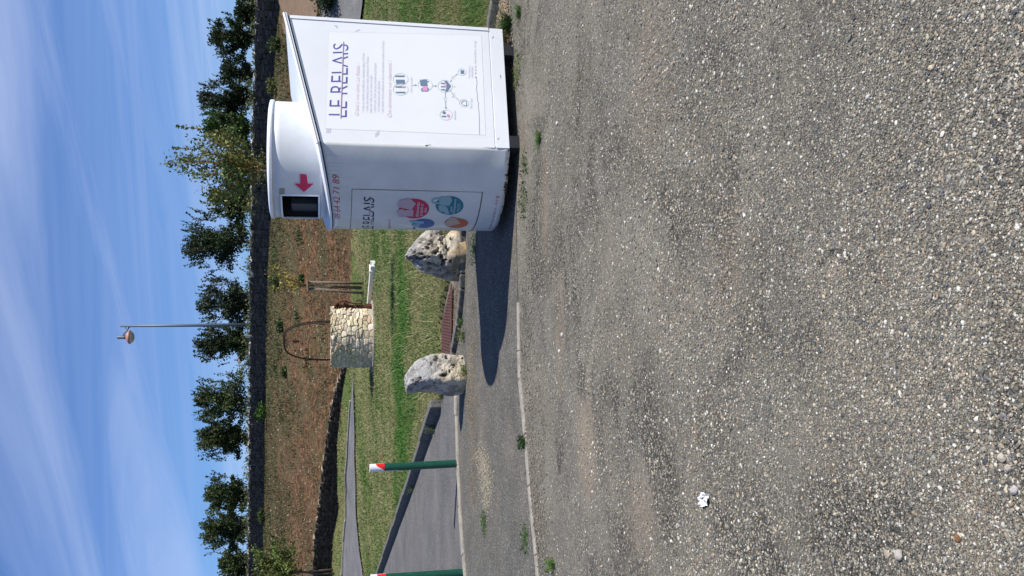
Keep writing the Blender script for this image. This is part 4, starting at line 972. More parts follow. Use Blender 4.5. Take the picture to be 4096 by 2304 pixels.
seeds = np.array(seeds); ns = len(seeds); S3 = np.r_[seeds, seeds - [2 * math.pi, 0], seeds + [2 * math.pi, 0]]
A_, Z_ = np.meshgrid(np.linspace(0, 2 * math.pi, na, endpoint=False) + .2, np.linspace(0, wh, nh)); A_, Z_ = A_.ravel(), Z_.ravel()
wob = np.c_[A_ * wr, Z_]; A2 = A_ + .055 * vnoise(wob, 7, 3) + .02 * vnoise(wob, 22, 6); Z2 = Z_ + .035 * vnoise(wob, 6, 4) + .012 * vnoise(wob, 24, 7); d1 = np.empty(len(A_)); d2 = np.empty(len(A_)); id_ = np.empty(len(A_), int)
for i in range(0, len(A_), 6000):
    dd = np.abs(A2[i:i + 6000, None] - S3[None, :, 0]) * .80 + 0; dz = np.abs(Z2[i:i + 6000, None] - S3[None, :, 1]) * 1.35; dm_ = (dd ** 2.6 + dz ** 2.6) ** (1 / 2.6)
    o2 = np.argpartition(dm_, 1, axis=1)[:, :2]; v2 = np.take_along_axis(dm_, o2, 1); sw = v2[:, 0] > v2[:, 1]
    d1[i:i + 6000] = v2.min(1); d2[i:i + 6000] = v2.max(1); id_[i:i + 6000] = np.where(sw, o2[:, 1], o2[:, 0]) % ns
ed = np.clip((d2 - d1) / .028, 0, 1); face = rs.uniform(.03, .075, ns)[id_]; tlt = rs.uniform(-.25, .25, ns)[id_]
rad = wr - .045 + (face + tlt * (Z_ - S3[id_, 1])) * ed ** .6 + .010 * fbm(np.c_[A_ * wr, Z_], 16, 8, 3)
tn = np.array([.64, .56, .43]) * rs.uniform(.72, 1.15, (ns, 1)) * np.c_[np.ones(ns), rs.uniform(.94, 1.0, ns), rs.uniform(.80, 1.0, ns)]; rd_ = rs.uniform(0, 1, ns) < .06; tn[rd_] = (.46, .34, .22)
mort = np.array([.40, .34, .26]); cw = tn[id_] * ed[:, None] + mort * (1 - ed[:, None]); Z_ = Z_ + (Z_ > wh - .02) * .02 * vnoise(np.c_[A_ * 6, A_ * 0], 1.3, 2); V = np.c_[rad * np.cos(A_), rad * np.sin(A_), gz0 + Z_]
ix = np.arange(na * nh).reshape(nh, na); F = np.stack([ix[:-1], np.roll(ix, -1, 1)[:-1], np.roll(ix, -1, 1)[1:], ix[1:]], -1).reshape(-1, 4)
npmesh('stonework', V, F, M['stone'], well, col=cw, smooth=True)
bm = bmesh.new(); lathe(bm, [(wr - .07, gz0 - .1), (wr - .07, gz0 + wh - .01), (wr - .25, gz0 + wh - .005), (wr - .27, gz0 + wh), (wr - .27, gz0 + .3), (.01, gz0 + .3)], n=64)
bmo('mortar_and_coping', bm, mat('cream_mortar', (.50, .45, .36), .95, .1, var=.35, vscale=12, bump=.012, bscale=25), well)
bm = bmesh.new(); lathe(bm, [(.5, gz0 + .02), (wr + .17, gz0 + .055), (wr + .2, gz0 + .04), (wr + .2, gz0 - .2)], n=64); bmo('footing_ring', bm, M['conc'], well)
# two flat iron hoops, meeting on the left
def hoop(xr_, yr_, y0_):
    pts = []; xl_ = (867 - 954) / FPX * 28.9 * 1.02; zt = gz0 + wh; top = 1.47
    for k in range(41):
        a = math.pi * k / 40; e = .62
        cx = math.copysign(abs(math.cos(a)) ** e, math.cos(a)); fx_ = (cx + 1) / 2
        x = xl_ + (xr_ - xl_) * (1 - fx_); zz2 = zt + top * math.sin(a) ** .85
        pts.append((x, y0_ + (yr_ - y0_) * (1 - fx_), zz2 if k not in (0, 40) else zt - .05))
    return pts
xr1 = (1018 - 954) / FPX * 28.9 * 1.02; xr2 = (1008 - 954) / FPX * 28.9 * 1.02
bm = bmesh.new(); tube(bm, hoop(xr1, -.62, -.12), .021, 8); tube(bm, hoop(xr2, .35, .05), .019, 8); bmo('iron_hoop', bm, M['iron'], well, smooth=True)
bm = bmesh.new(); hx = (941 - 954) / FPX * 28.9 * 1.02; ht = gz0 + wh + 1.44
tube(bm, [(hx, -.2, ht), (hx + .03, -.2, ht - .05), (hx - .02, -.2, ht - .12), (hx + .02, -.2, ht - .2), (hx, -.2, ht - .26)], .012, 6)
tube(bm, [(hx, -.2, ht - .26), (hx, -.2, ht - .44)], .045, 10); bmo('pulley_hook', bm, M['iron'], well)

# white stone trough running from the well
t0 = G(1076, 1490); t1 = G(1250, 1507); t0[2] = t1[2] = 0; dv = t1 - t0; Lt = np.linalg.norm(dv); angt = math.atan2(dv[1], dv[0])
tr = thing('stone_trough', (t0 + t1) / 2, 'long low white stone trough leading away from the rusty pump', 'trough', rz=angt)
bm = bmesh.new(); gzt = float(H(t0[0], t0[1])[0])
prof = [(-.11, -.1), (-.11, .115), (-.065, .125), (-.05, .07), (.05, .07), (.065, .125), (.11, .115), (.11, -.1)]
r0 = [[bm.verts.new((x, y, gzt + z)) for y, z in prof] for x in (-Lt / 2, Lt / 2)]
for i in range(8): bm.faces.new((r0[0][i], r0[0][(i + 1) % 8], r0[1][(i + 1) % 8], r0[1][i]))
bm.faces.new(r0[0]); bm.faces.new(r0[1][::-1]); bmo('basin', bm, M['trough'], tr)
bm = bmesh.new(); box(bm, (Lt / 2 - .28, -.02, gzt + .05), (.10, .28, .19), 0, .015); bmo('end_block', bm, M['trough'], tr)

# rusty hand pump
pp = on_line(1078, 1466, np.array([-5., 28.6]), np.array([5., 28.6])); k_ = 28.6 / FPX
pu = thing('hand_pump', (pp[0], 28.6, 0), 'rusty cast iron hand pump with a curved handle beside the stone well', 'water pump')
bz = pp[2]
bm = bmesh.new(); lathe(bm, [(0.094, bz - .2), (0.094, bz), (0.061, bz + .02), (0.056, bz + .30), (0.068, bz + .31), (0.068, bz + .34), (0.056, bz + .35), (0.054, bz + .58), (0.076, bz + .60), (0.076, bz + .64), (0.061, bz + .66), (0.065, bz + .84), (0.079, bz + .86), (0.079, bz + .90), (0.036, bz + .95), (0.007, bz + .97)], n=20); bmo('pump_barrel', bm, M['rust'], pu, smooth=True)
bm = bmesh.new(); tube(bm, [(0, -.02, bz + .70), (.13, -.10, bz + .71), (.2, -.14, bz + .66)], [.045, .035, .03], 10); bmo('spout', bm, M['rust'], pu, smooth=True)
bm = bmesh.new(); hp = [(1074, 1338), (1083, 1345), (1091, 1355), (1098, 1366), (1100, 1376), (1097, 1389), (1092, 1405), (1089, 1425), (1089, 1440), (1093, 1447), (1099, 1444), (1101, 1432), (1101, 1422)]
tube(bm, [((u - 1078) * k_ * 1.02, -.05, float(Y(u, v, 28.6)[2])) for u, v in hp], [.028] * 4 + [.022] * 9, 8)
tube(bm, [(-.10, -.05, bz + 1.02), (.05, -.05, bz + .98), (.12, -.05, bz + .90)], [.03, .05, .03], 8); tube(bm, [(0, -.05, bz + .86), (-.02, -.05, bz + 1.03)], .03, 8)
bmo('pump_handle', bm, M['rust'], pu, smooth=True)

# ================================================================ TREES
def leaves(Pc, size, cols, up=.35):
    n = len(Pc); a = rng.normal(0, 1, (n, 3)); a /= np.linalg.norm(a, axis=1)[:, None]; b = rng.normal(0, 1, (n, 3)); b[:, 2] -= up
    b -= a * (a * b).sum(1)[:, None]; b /= np.linalg.norm(b, axis=1)[:, None]; s = (size * rng.uniform(.6, 1.35, n))[:, None]
    V = np.stack([Pc - b * s * .5, Pc + a * s * .28 + b * s * .05, Pc + b * s * .55, Pc - a * s * .28 + b * s * .05], 1).reshape(-1, 3)
    return V, np.arange(n * 4).reshape(n, 4), np.repeat(cols, 4, 0)
def tree(name, base, h, w_, cb, label, col, seed, nsh=26, nleaf=3200, ls=.17, spike=.35, spread=.085, trunk_r=.10, group=None, cat='tree', lean=0.0, col2=None, barkm='bark', stemfrac=.45, twigs=0, rvar=(.45, 1.15)):
    """h: height, w_: crown width, cb: height where the crown starts"""
    rs = np.random.default_rng(seed); base = np.array(base, float)
    o = thing(name, base, label, cat, group)
    bm = bmesh.new(); fork = cb + (h - cb) * .12
    tube(bm, [(0, 0, -.3), (rs.uniform(-.04, .04), 0, cb * .5), (lean * .3, 0, fork), (lean * .6, 0, cb + (h - cb) * stemfrac)], [trunk_r, trunk_r * .85, trunk_r * .65, trunk_r * .3], 8)
    ends = []; P = []; Cc = []; per = nleaf // nsh
    for k in range(nsh):
        th = 2 * math.pi * (k * .618 + rs.uniform(-.05, .05)); el = rs.uniform(-.25, 1.0) if k > 3 else 1.0
        rad = w_ / 2 * math.sqrt(max(0.05, 1 - max(el, 0) ** 2)) * rs.uniform(*rvar)
        zc = cb + (h - cb) * (.36 + .60 * el) * (1 if el > 0 else 1); zc = max(zc, cb + .02)
        e = np.array([rad * math.cos(th) + lean, rad * math.sin(th), zc])
        if rs.uniform() < spike: e = e + np.array([rs.normal(0, .06) * w_, 0, rs.uniform(.04, .17) * (h - cb)])
        e[2] = min(e[2], h * 1.03)
        s = np.array([rs.normal(0, .02) * w_ + lean * .3, rs.normal(0, .02) * w_, fork + rs.uniform(0, .35) * (h - cb)]); md_ = (s + e) / 2 + np.array([0, 0, -.03 * h]) + rs.normal(0, .04, 3) * w_
        tube(bm, [s, md_, s + (e - s) * .93], [trunk_r * .32, trunk_r * .2, trunk_r * .07], 5, cap=False)
        t = rs.uniform(0, 1, per) ** .62; c = ((1 - t) ** 2)[:, None] * s + (2 * t * (1 - t))[:, None] * md_ + (t ** 2)[:, None] * e
        sg = spread * rs.uniform(.6, 1.3) * w_ * (1.15 - .75 * t)[:, None] + .02; pts = c + rs.normal(0, 1, (per, 3)) * sg * np.array([1, 1, .85]); P.append(pts)
        tone = rs.uniform(.65, 1.3); cbase = np.array(col if (col2 is None or rs.uniform() < .6) else col2)
        Cc.append(cbase * tone * rs.uniform(.7, 1.35, (per, 1)))
    for k in range(twigs):                                  # thin shoots that stick out of the crown
        th = rs.uniform(0, 6.28); rr_ = w_ * rs.uniform(.05, .5); z0_ = cb + (h - cb) * (.45 + .4 * math.sqrt(max(0, 1 - (2 * rr_ / w_) ** 2))); s = np.array([rr_ * math.cos(th) + lean, rr_ * math.sin(th), z0_])
        e = s + np.array([rs.normal(0, .05) * w_ + .16 * rr_ * math.cos(th), .16 * rr_ * math.sin(th), rs.uniform(.12, .34) * (h - cb)]); e[2] = min(e[2], h * 1.08)
        tube(bm, [s, (s + e) / 2, e], [.014, .01, .005], 4, cap=False); t = rs.uniform(0, 1, 26)[:, None]
        P.append(s + (e - s) * t + rs.normal(0, 1, (26, 3)) * ls * .38 * (1.4 - t)); Cc.append(np.array(col) * rs.uniform(.8, 1.3, (26, 1)))
    P = np.concatenate(P); Cc = np.concatenate(Cc); P[:, 2] = np.maximum(P[:, 2], min(cb, .05) + .0)
    V, F, cc = leaves(P, ls, Cc)
    bmo('trunk', bm, M[barkm], o, smooth=True)
    npmesh('crown', V, F, M['leaf'], o, col=cc)
    return o
dkg, mdg, ylg, brg, blg = (.022, .040, .014), (.050, .075, .022), (.105, .115, .035), (.050, .105, .020), (.038, .060, .036)
# behind the upper wall: (u centre, v top, u width, set-back from the wall, colours, label)
rowt = [(330, 832, 150, 4, mdg, dkg, 'third tree from the left behind the top wall, dense and rounded with spiky shoots'),
        (190, 815, 130, 4, mdg, blg, 'second tree from the left behind the top wall, with the pointed top'),
        (55, 885, 125, 5, mdg, dkg, 'low dark tree at the left end of the row behind the top wall'),
        (555, 803, 135, 4, mdg, dkg, 'narrow dark tree left of the wide gap in the row behind the top wall'),
        (710, 792, 185, 5, mdg, blg, 'dark tree with a tall single spike, left of the small far lamp'),
        (930, 797, 150, 4, dkg, mdg, 'rounded dark tree directly left of the tall lamp post'),
        (1095, 806, 165, 4, blg, dkg, 'dark bushy tree directly right of the tall lamp post'),
        (1335, 752, 215, 4, dkg, mdg, 'largest dark tree behind the top wall, right of a gap of sky'),
        (1500, 850, 150, 4, mdg, blg, 'loose green tree touching the left side of the feathery near tree'),
        (1650, 905, 150, 5, mdg, dkg, 'low dark tree seen through the feathery near tree'),
        (1790, 828, 165, 3, brg, mdg, 'bright green dense tree right of the feathery near tree'),
        (1900, 812, 140, 5, blg, dkg, 'dark blue green tree leaning left, beside the bright green tree'),
        (2010, 895, 130, 4, dkg, blg, 'thin open tree with slanting shoots right of the dark blue green tree'),
        (2150, 852, 165, 4, dkg, mdg, 'dark rounded tree second from the right end of the row'),
        (2262, 950, 95, 4, dkg, mdg, 'small tree at the right end of the row behind the top wall')]
for i, (u, vt, uw, back, c1_, c2_, lab) in enumerate(rowt):
    B0, B1 = WL0 + wnor * back, WL1 + wnor * back; p = on_line(u, 1005, B0, B1); g = float(H(p[0], p[1])[0]); tp = on_line(u, vt, B0, B1)[2]; wd3 = uw / FPX * p[1] * (1.12 + .1 * math.sin(i * 2.3))
    gaps = i in (12,)
    tree('broadleaf_tree', (p[0], p[1], g), tp - g, wd3, max(.6, (p[2] - g) * .55), lab, c1_, 100 + i, twigs=60, nsh=16 if gaps else 26, nleaf=2600 if gaps else 8500, ls=.0026 * p[1], spike=.45, spread=.066 if not gaps else .055, group='trees behind the top stone wall', col2=c2_, trunk_r=.12)
# feathery young tree behind the bin
p = Y(1634, 1075, 19.3); gT = float(H(p[0], p[1])[0]); tT = Y(1634, 655, 19.3)[2]
ft = tree('feathery_tree', (p[0], 19.3, gT), (tT - gT) * .97, 1.95, 2.65, 'young feathery tree with yellowish leaves and orange stem rising behind the clothing bin', (.10, .145, .045), 301, nsh=46, nleaf=3500, ls=.078, spike=.3, spread=.055, trunk_r=.04, twigs=2, rvar=(.7, 1.1), col2=(.16, .17, .055), barkm='bark_or', stemfrac=.5)
bm = bmesh.new(); tube(bm, [(-.075, -.04, -.2), (-.07, -.04, 3.4)], .035, 8); bmo('stake', bm, M['wood'], ft, smooth=True)
bm = bmesh.new(); tube(bm, [(-.11, -.05, 2.95), (.07, -.05, 2.95)], .028, 6); bmo('strap', bm, M['bark_or'], ft)
# green tree at the left edge, in front of the bank
p = hit(10, 1338); tp = Y(70, 1010, p[1])
lt = tree('broadleaf_tree', (p[0], p[1], p[2]), tp[2] - p[2], 2.6, 1.5, 'light green leafy tree at the left edge growing in front of the brown bank', (.085, .12, .028), 302, nsh=34, nleaf=3600, ls=.15, spike=.3, spread=.11, trunk_r=.05, lean=.75, col2=(.14, .15, .04))
bm = bmesh.new(); tube(bm, [(.18, .1, -.2), (.14, .1, 2.1)], .05, 8); bmo('stake', bm, M['wood'], lt, smooth=True)
# bushes against the upper wall and at the right
def bush(name, p, h, w_, label, col, seed, n=900, ls=.13, cat='bush', group=None):
    rs = np.random.default_rng(seed); o = thing(name, p, label, cat, group); k = max(7, int(n / 110)); P = []
    bm = bmesh.new()
    for i in range(k):
        a = rs.uniform(0, 6.28); e = np.array([w_ * .42 * math.cos(a) * rs.uniform(.2, 1), w_ * .42 * math.sin(a) * rs.uniform(.2, 1), h * rs.uniform(.45, 1)])
        tube(bm, [(0, 0, -.05), e * .5, e * .95], [.02, .014, .006], 5, cap=False); t = rs.uniform(.15, 1, n // k)[:, None]; P.append(e * t + rs.normal(0, .11, (n // k, 3)) * w_ * np.array([1, 1, .7]))
    P = np.concatenate(P); P[:, 2] = np.abs(P[:, 2]); V, F, cc = leaves(P, ls, np.array(col) * rs.uniform(.6, 1.4, (len(P), 1)))
    bmo('stems', bm, M['bark'], o); npmesh('foliage', V, F, M['leaf'], o, col=cc); return o
for i, (u, v, hpx, wpx, c_, lab) in enumerate(((655, 1066, 52, 75, brg, 'round green bush growing against the dark face of the top wall'), (1640, 1086, 60, 230, ylg, 'yellow green shrub in front of the top wall behind the feathery tree'),
      (240, 1062, 30, 60, mdg, 'small dark bush at the foot of the top wall near its left end'), (1180, 1112, 26, 90, mdg, 'flat dark green shrub on the bank above the wooden stakes'), (1190, 1215, 26, 36, brg, 'small bright green shrub on the bank left of the wooden stakes'),
      (1000, 1130, 24, 70, mdg, 'low green shrub on the bank above the iron hoop'), (820, 1145, 22, 60, mdg, 'low dark shrub on the bank left of the iron hoop'), (2130, 1118, 46, 90, mdg, 'scrubby bush under the shaded right part of the top wall'), (1960, 1105, 34, 80, ylg, 'pale green shrub in front of the top wall above the bin roof'))):
    p = hit(u, v); k = p[1] / FPX; bush('bush', (p[0], p[1], p[2] - .05), hpx * k, wpx * k, lab, c_, 400 + i, n=700, ls=.0028 * p[1])
p = hit(2270, 1345); k = p[1] / FPX; q_ = np.array([p[0] + .5, p[1], p[2]])
bush('bush', q_, 82 * k, 150 * k, 'dark evergreen shrub on the strip between the bare earth slope and the side road', (.022, .042, .016), 450, n=3000, ls=.10)
# creeping plants hanging over the wall top: one loose ribbon of leaves
n = 7500; s = rng.uniform(0, 1, n); L2 = WL0 + (WL1 - WL0) * s[:, None]; cl = np.clip(vnoise(np.c_[s * 60, s * 0], 1, 77) * .6 + .55, .1, 1)
ok = rng.uniform(0, 1, n) < cl; s, L2, cl = s[ok], L2[ok], cl[ok]; n = len(s)
def wtop(s):
    return np.interp(s, _ws, _wt)
_ws = []; _wt = []; _wb = []
for u, vt, vb in ((-500, 990, 1046), (0, 994, 1050), (300, 997, 1055), (600, 999, 1060), (900, 1001, 1065), (1250, 1004, 1070), (1407, 1008, 1086), (1752, 1013, 1082), (2166, 1024, 1100), (2304, 1031, 1122), (2700, 1042, 1160)):
    P0, P1 = on_line(u, vt, WL0, WL1), on_line(u, vb, WL0, WL1); s_ = (P0[:2] - WL0) @ wdir / np.linalg.norm(WL1 - WL0); _ws.append(s_); _wt.append(P0[2]); _wb.append(P1[2])
P = np.c_[L2 + wnor * rng.normal(.45, .25, n)[:, None], wtop(s) + np.abs(rng.normal(0, .32, n)) * cl * 1.3 - .1]
V, F, cc = leaves(P, np.full(n, .2), np.array([.095, .11, .045]) * rng.uniform(.55, 1.4, (n, 1)))
tag(npmesh('wall_creeper', V, F, M['leaf'], col=cc), 'pale green creeping plants and weeds along the top of the upper wall', 'creeper', kind='stuff')

# ================================================================ STONE WALLS
def drywall(name, Pa, Pb, fs_, ztop, zbot, thick, label, sz, seed, tone, topt):
    """wall of stacked rough stones: a core plus stones standing out, and an uneven row on top"""
    rs = np.random.default_rng(seed); L = np.linalg.norm(Pb - Pa); d = (Pb - Pa) / L; nrm = np.array([-d[1], d[0]]); nrm = nrm if nrm[1] > 0 else -nrm
    s0, s1 = fs_; x = s0 * L; V = []; F = []; cols = []
    def stone(cx, cz, sx_, sy_, sz_, off, c):
        b = len(V); jit = rs.uniform(.55, 1.1, (8, 3)); k = 0
        for dz in (-1, 1):
            for dx, dy in ((-1, -1), (1, -1), (1, 1), (-1, 1)):
                j = jit[k]; k += 1; p = Pa + d * (cx + dx * sx_ / 2 * j[0]) + nrm * (off + dy * sy_ / 2 * j[1]); V.append((p[0], p[1], cz + dz * sz_ / 2 * j[2])); cols.append(c * rs.uniform(.85, 1.15))
        for f in ((3, 2, 1, 0), (4, 5, 6, 7), (0, 1, 5, 4), (1, 2, 6, 5), (2, 3, 7, 6), (3, 0, 4, 7)): F.append(tuple(b + i for i in f))
    while x < s1 * L:
        w2 = rs.uniform(.7, 1.4) * sz; st = (x + w2 / 2) / L; zt = np.interp(st, _s, ztop); zb = np.interp(st, _s, zbot) - .3; z = zb
        while z < zt - .02:
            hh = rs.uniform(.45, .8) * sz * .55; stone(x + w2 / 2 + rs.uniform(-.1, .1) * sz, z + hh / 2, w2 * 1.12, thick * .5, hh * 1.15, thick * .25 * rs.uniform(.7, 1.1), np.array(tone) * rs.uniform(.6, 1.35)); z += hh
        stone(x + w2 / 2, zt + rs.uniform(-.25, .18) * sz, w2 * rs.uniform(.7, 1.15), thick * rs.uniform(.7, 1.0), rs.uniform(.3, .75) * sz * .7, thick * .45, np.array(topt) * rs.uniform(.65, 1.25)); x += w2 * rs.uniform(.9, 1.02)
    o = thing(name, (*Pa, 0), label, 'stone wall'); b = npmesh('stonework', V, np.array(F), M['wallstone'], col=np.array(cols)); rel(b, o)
    V = []; ss = np.linspace(s0, s1, 40)
    for s_ in ss:
        p = Pa + d * s_ * L; zt, zb = np.interp(s_, _s, ztop) - .08, np.interp(s_, _s, zbot) - .8
        for off in (thick * .28, thick): q = p + nrm * off; V += [(q[0], q[1], zb), (q[0], q[1], zt)]
    F = []
    for i in range(39):
        a = i * 4; c = a + 4; F += [(a, c, c + 1, a + 1), (a + 2, a + 3, c + 3, c + 2), (a + 1, c + 1, c + 3, a + 3)]
    F += [(0, 1, 3, 2), (156, 158, 159, 157)]
    b = npmesh('wall_core', V, np.array(F), mat(name + '_core', tuple(x * .6 for x in tone), .95, .1)); rel(b, o); return o
_s = _ws
drywall('stone_wall', WL0, WL1, (min(_ws) + .02, min(max(_ws), 1.25)), _wt, _wb, .6, 'long dark dry stone wall with a pale rough top running below the row of trees', .34, 61, (.085, .08, .075), (.46, .43, .38))  # face tone painted dark for shade, top tone raised for sunlight
_s = []; lt_ = []; lb_ = []
for u, vt, vb in ((-500, 1225, 1325), (5, 1258, 1331), (111, 1256, 1336), (305, 1278, 1344), (493, 1301, 1356), (665, 1323, 1369), (804, 1366, 1383), (880, 1385, 1392)):
    P0, P1 = on_line(u, vt, LW0, LW1), on_line(u, vb, LW0, LW1); _s.append((P0[:2] - LW0) @ (LW1 - LW0) / np.linalg.norm(LW1 - LW0) ** 2); lt_.append(P0[2]); lb_.append(P1[2])
drywall('stone_wall', LW0, LW1, (-.25, max(_s)), lt_, lb_, .45, 'low ruined dry stone wall in shade at the foot of the brown bank, left', .26, 62, (.06, .05, .04), (.26, .21, .15))  # the wall's shade is put into its dark face tone

# ================================================================ STAKES WITH SAPLING
sp_ = on_line(1150, 1456, np.array([-10., 34.]), np.array([10., 34.])); ky = 34 / FPX
sk = thing('tree_stakes', (sp_[0], 34, sp_[2]), 'tripod of round wooden stakes joined by a crossbar behind the white trough', 'tree stakes')
def skp(u, v, dy=0): q = Y(u, v, 34 + dy); return (q[0] - sp_[0], dy, q[2] - sp_[2])
for a, b, r_, dy in (((1176, 1231), (1170, 1459), .052, -.25), ((1150, 1233), (1130, 1457), .052, -.25), ((1163, 1236), (1148, 1453), .040, .3)):
    bm = bmesh.new(); tube(bm, [skp(*b, dy) + np.array([0, 0, -.15]), skp(*a, 0)], r_, 10); bmo('stake', bm, M['wood'], sk, smooth=True)
bm = bmesh.new(); q0, q1 = skp(1142, 1233, -.1), skp(1180, 1231, -.1); tube(bm, [q0, q1], .05, 8); bmo('crossbar', bm, M['wood'], sk)
sg = thing('sapling', (sp_[0], 34.1, sp_[2]), 'thin sapling with sparse yellow leaves growing up through the wooden tripod', 'sapling')
bm = bmesh.new(); tips = [(1150, 1070), (1175, 1085), (1200, 1120), (1228, 1105), (1245, 1075), (1148, 1110), (1215, 1072), (1190, 1150), (1140, 1175)]; P = []
tube(bm, [skp(1156, 1455), skp(1160, 1340), skp(1162, 1235)], [.03, .028, .022], 6)
for i, tp in enumerate(tips):
    s = np.array(skp(1162, 1240 - 4 * i)); e = np.array(skp(*tp)); e[1] = random.uniform(-.4, .4); m_ = (s + e) / 2 + np.array([0, 0, -.04]); tube(bm, [s, m_, e], [.016, .011, .004], 5, cap=False)
    t = rng.uniform(.3, 1.0, 34)[:, None]; P.append(s + (e - s) * t + rng.normal(0, .085, (34, 3)))
bmo('stem', bm, M['bark'], sg, smooth=True); P = np.concatenate(P); V, F, cc = leaves(P, np.full(len(P), .10), np.array([.36, .28, .06]) * rng.uniform(.5, 1.3, (len(P), 1))); npmesh('foliage', V, F, M['leaf'], sg, col=cc)

# ================================================================ STREET LAMPS
LY = float(on_line(1000, 985, WL0 + wnor * 1.3, WL1 + wnor * 1.3)[1])
def lamp(u, vt, yy, side, label, vbase):
    k = LY / FPX                                      # drawn at the near lamp's size; both are the same make
    top = Y(u, vt, yy); gl = float(H(top[0], min(yy, 140))[0]) - .3; hh = top[2] - gl
    o = thing('street_lamp', (top[0], yy, gl), label, 'street lamp', 'street lamps behind the top wall')
    bm = bmesh.new(); tube(bm, [(0, 0, 0), (0, 0, hh * .5), (0, 0, hh)], [.13, .105, .08], 12); lathe(bm, [(.075, hh - .12), (.08, hh), (.001, hh + .02)], n=12); bmo('pole', bm, M['galv'], o, smooth=True)
    dx = side * 42 * k
    bm = bmesh.new(); tube(bm, [(0, 0, hh - .62), (dx * .5, 0, hh - .34), (dx * .93, 0, hh - .12)], .045, 8); tube(bm, [(0, 0, hh - .30), (dx * .25, 0, hh - .34), (dx * .55, 0, hh - .48)], .022, 6)
    bmo('arm', bm, M['galv'], o, smooth=True)
    bm = bmesh.new(); lathe(bm, [(.001, hh + .20), (.10, hh + .20), (.12, hh + .17), (.12, hh - .22), (.17, hh - .34), (.001, hh - .34)], (dx, 0, 0), 16); bmo('lamp_mount', bm, M['galv'], o, smooth=True)
    bm = bmesh.new(); lathe(bm, [(.14, hh - .33), (.30, hh - .40), (.44, hh - .52), (.48, hh - .62), (.44, hh - .64), (.001, hh - .62)], (dx, 0, 0), 24); bmo('lamp_hood', bm, M['lampred'], o, smooth=True)
    bm = bmesh.new(); lathe(bm, [(.43, hh - .64), (.36, hh - .76), (.20, hh - .86), (.001, hh - .89)], (dx, 0, 0), 24); bmo('lamp_lens', bm, M['lens'], o, smooth=True)
lamp(1000, 482, LY, -1, 'tall thin street lamp with an orange bowl high against the blue sky', 985)
lamp(843, 943, LY * 2, 1, 'far street lamp whose small orange bowl just shows over the top wall', 994)

# ================================================================ WEEDS, STONES AND LITTER
def weed(u, v, h, w_, label, col, seed, n=60, kind='leaf', name='weed'):
    p = G(u, v); rs = np.random.default_rng(seed); a = rs.uniform(0, 6.28, n); rr = w_ / 2 * np.sqrt(rs.uniform(0, 1, n)); B = np.c_[rr * np.cos(a) * .5, rr * np.sin(a) * .5, np.zeros(n)]
    if kind == 'blade':
        V, F, cc = tris_blades(B, h * rs.uniform(.5, 1.1, n), np.full(n, .008), rs.uniform(.5, 2.0, n) * w_ / h * .5, np.array(col) * rs.uniform(.6, 1.4, (n, 1)))
    else:
        Pz = np.c_[rr * np.cos(a), rr * np.sin(a), h * rs.uniform(.1, 1, n)]; V1, F1, c1_ = leaves(Pz, np.full(n, .022), np.array(col) * rs.uniform(.6, 1.4, (n, 1)), up=-.3)
        V2, F2, c2_ = tris_blades(B, h * rs.uniform(.5, 1.1, n), np.full(n, .0035), rs.uniform(.3, 1.2, n) * w_ / h * .5, np.array(col) * rs.uniform(.8, 1.6, (n, 1)))
        V = np.r_[V1, V2]; F = [tuple(f) for f in F1] + [tuple(f) for f in (F2 + len(V1))]; cc = np.r_[c1_, c2_]
    o = npmesh(name, V, F, M['grass'], col=cc); o.location = p; return tag(o, label, 'weed', 'weeds growing at the kerbs and bin')
wg, wl, wd4 = (.06, .12, .025), (.12, .15, .05), (.035, .075, .02)
weed(2207, 2040, .15, .30, 'dark green grass tuft at the kerb right of the clothing bin', wd4, 1, 150, 'blade')
weed(2255, 2080, .06, .18, 'loose green weed on the gravel right of the dark grass tuft', wg, 2, 70, 'blade')
weed(1750, 2158, .035, .17, 'small green grass patch alone on the gravel below the bin corner', wg, 3, 110, 'blade')
weed(535, 2102, .06, .12, 'dark weed clump growing over the flush kerb in the middle of its length', wd4, 4, 110)
weed(150, 2105, .03, .28, 'low green weeds behind the flush kerb near the left edge', wg, 5, 110)
weed(210, 1940, .03, .28, 'string of low weeds at the end of the pale stone patch', wg, 6, 120)
weed(45, 2215, .06, .11, 'bright green weed in front of the flush kerb at the left edge', (.08, .16, .03), 7, 70)
weed(820, 1866, .10, .22, 'leafy green weeds at the foot of the boulder nearest the driveway', wl, 8, 150)
weed(960, 1857, .09, .22, 'green weed on the kerb between the two boulders', wl, 9, 90)
weed(1020, 1852, .05, .12, 'small weed rosette on the gutter kerb', wg, 10, 50)
weed(590, 1740, .18, .22, 'thin grey green weed leaning out from the diagonal kerb near the boulder', (.10, .13, .06), 11, 60)
weed(352, 1655, .14, .2, 'yellow green weed at the foot of the diagonal kerb behind the bollard', (.13, .17, .05), 12, 45)
weed(1500, 2094, .015, .35, 'thin line of green weeds in the shadow edge under the curved front of the bin', wd4, 13, 80)
weed(1640, 2098, .015, .30, 'thin line of green weeds in front of the bin foot', wd4, 14, 60)
weed(2020, 2070, .02, .35, 'faint green weeds along the shadow edge below the side panel', wl, 15, 110)
weed(2150, 2030, .16, .20, 'tangle of straw coloured dry grass at the back foot of the bin', (.36, .29, .17), 16, 110, 'blade')
weed(1330, 1900, .05, .5, 'flat dark weeds in the shadow of the clothing bin', wd4, 17, 130)

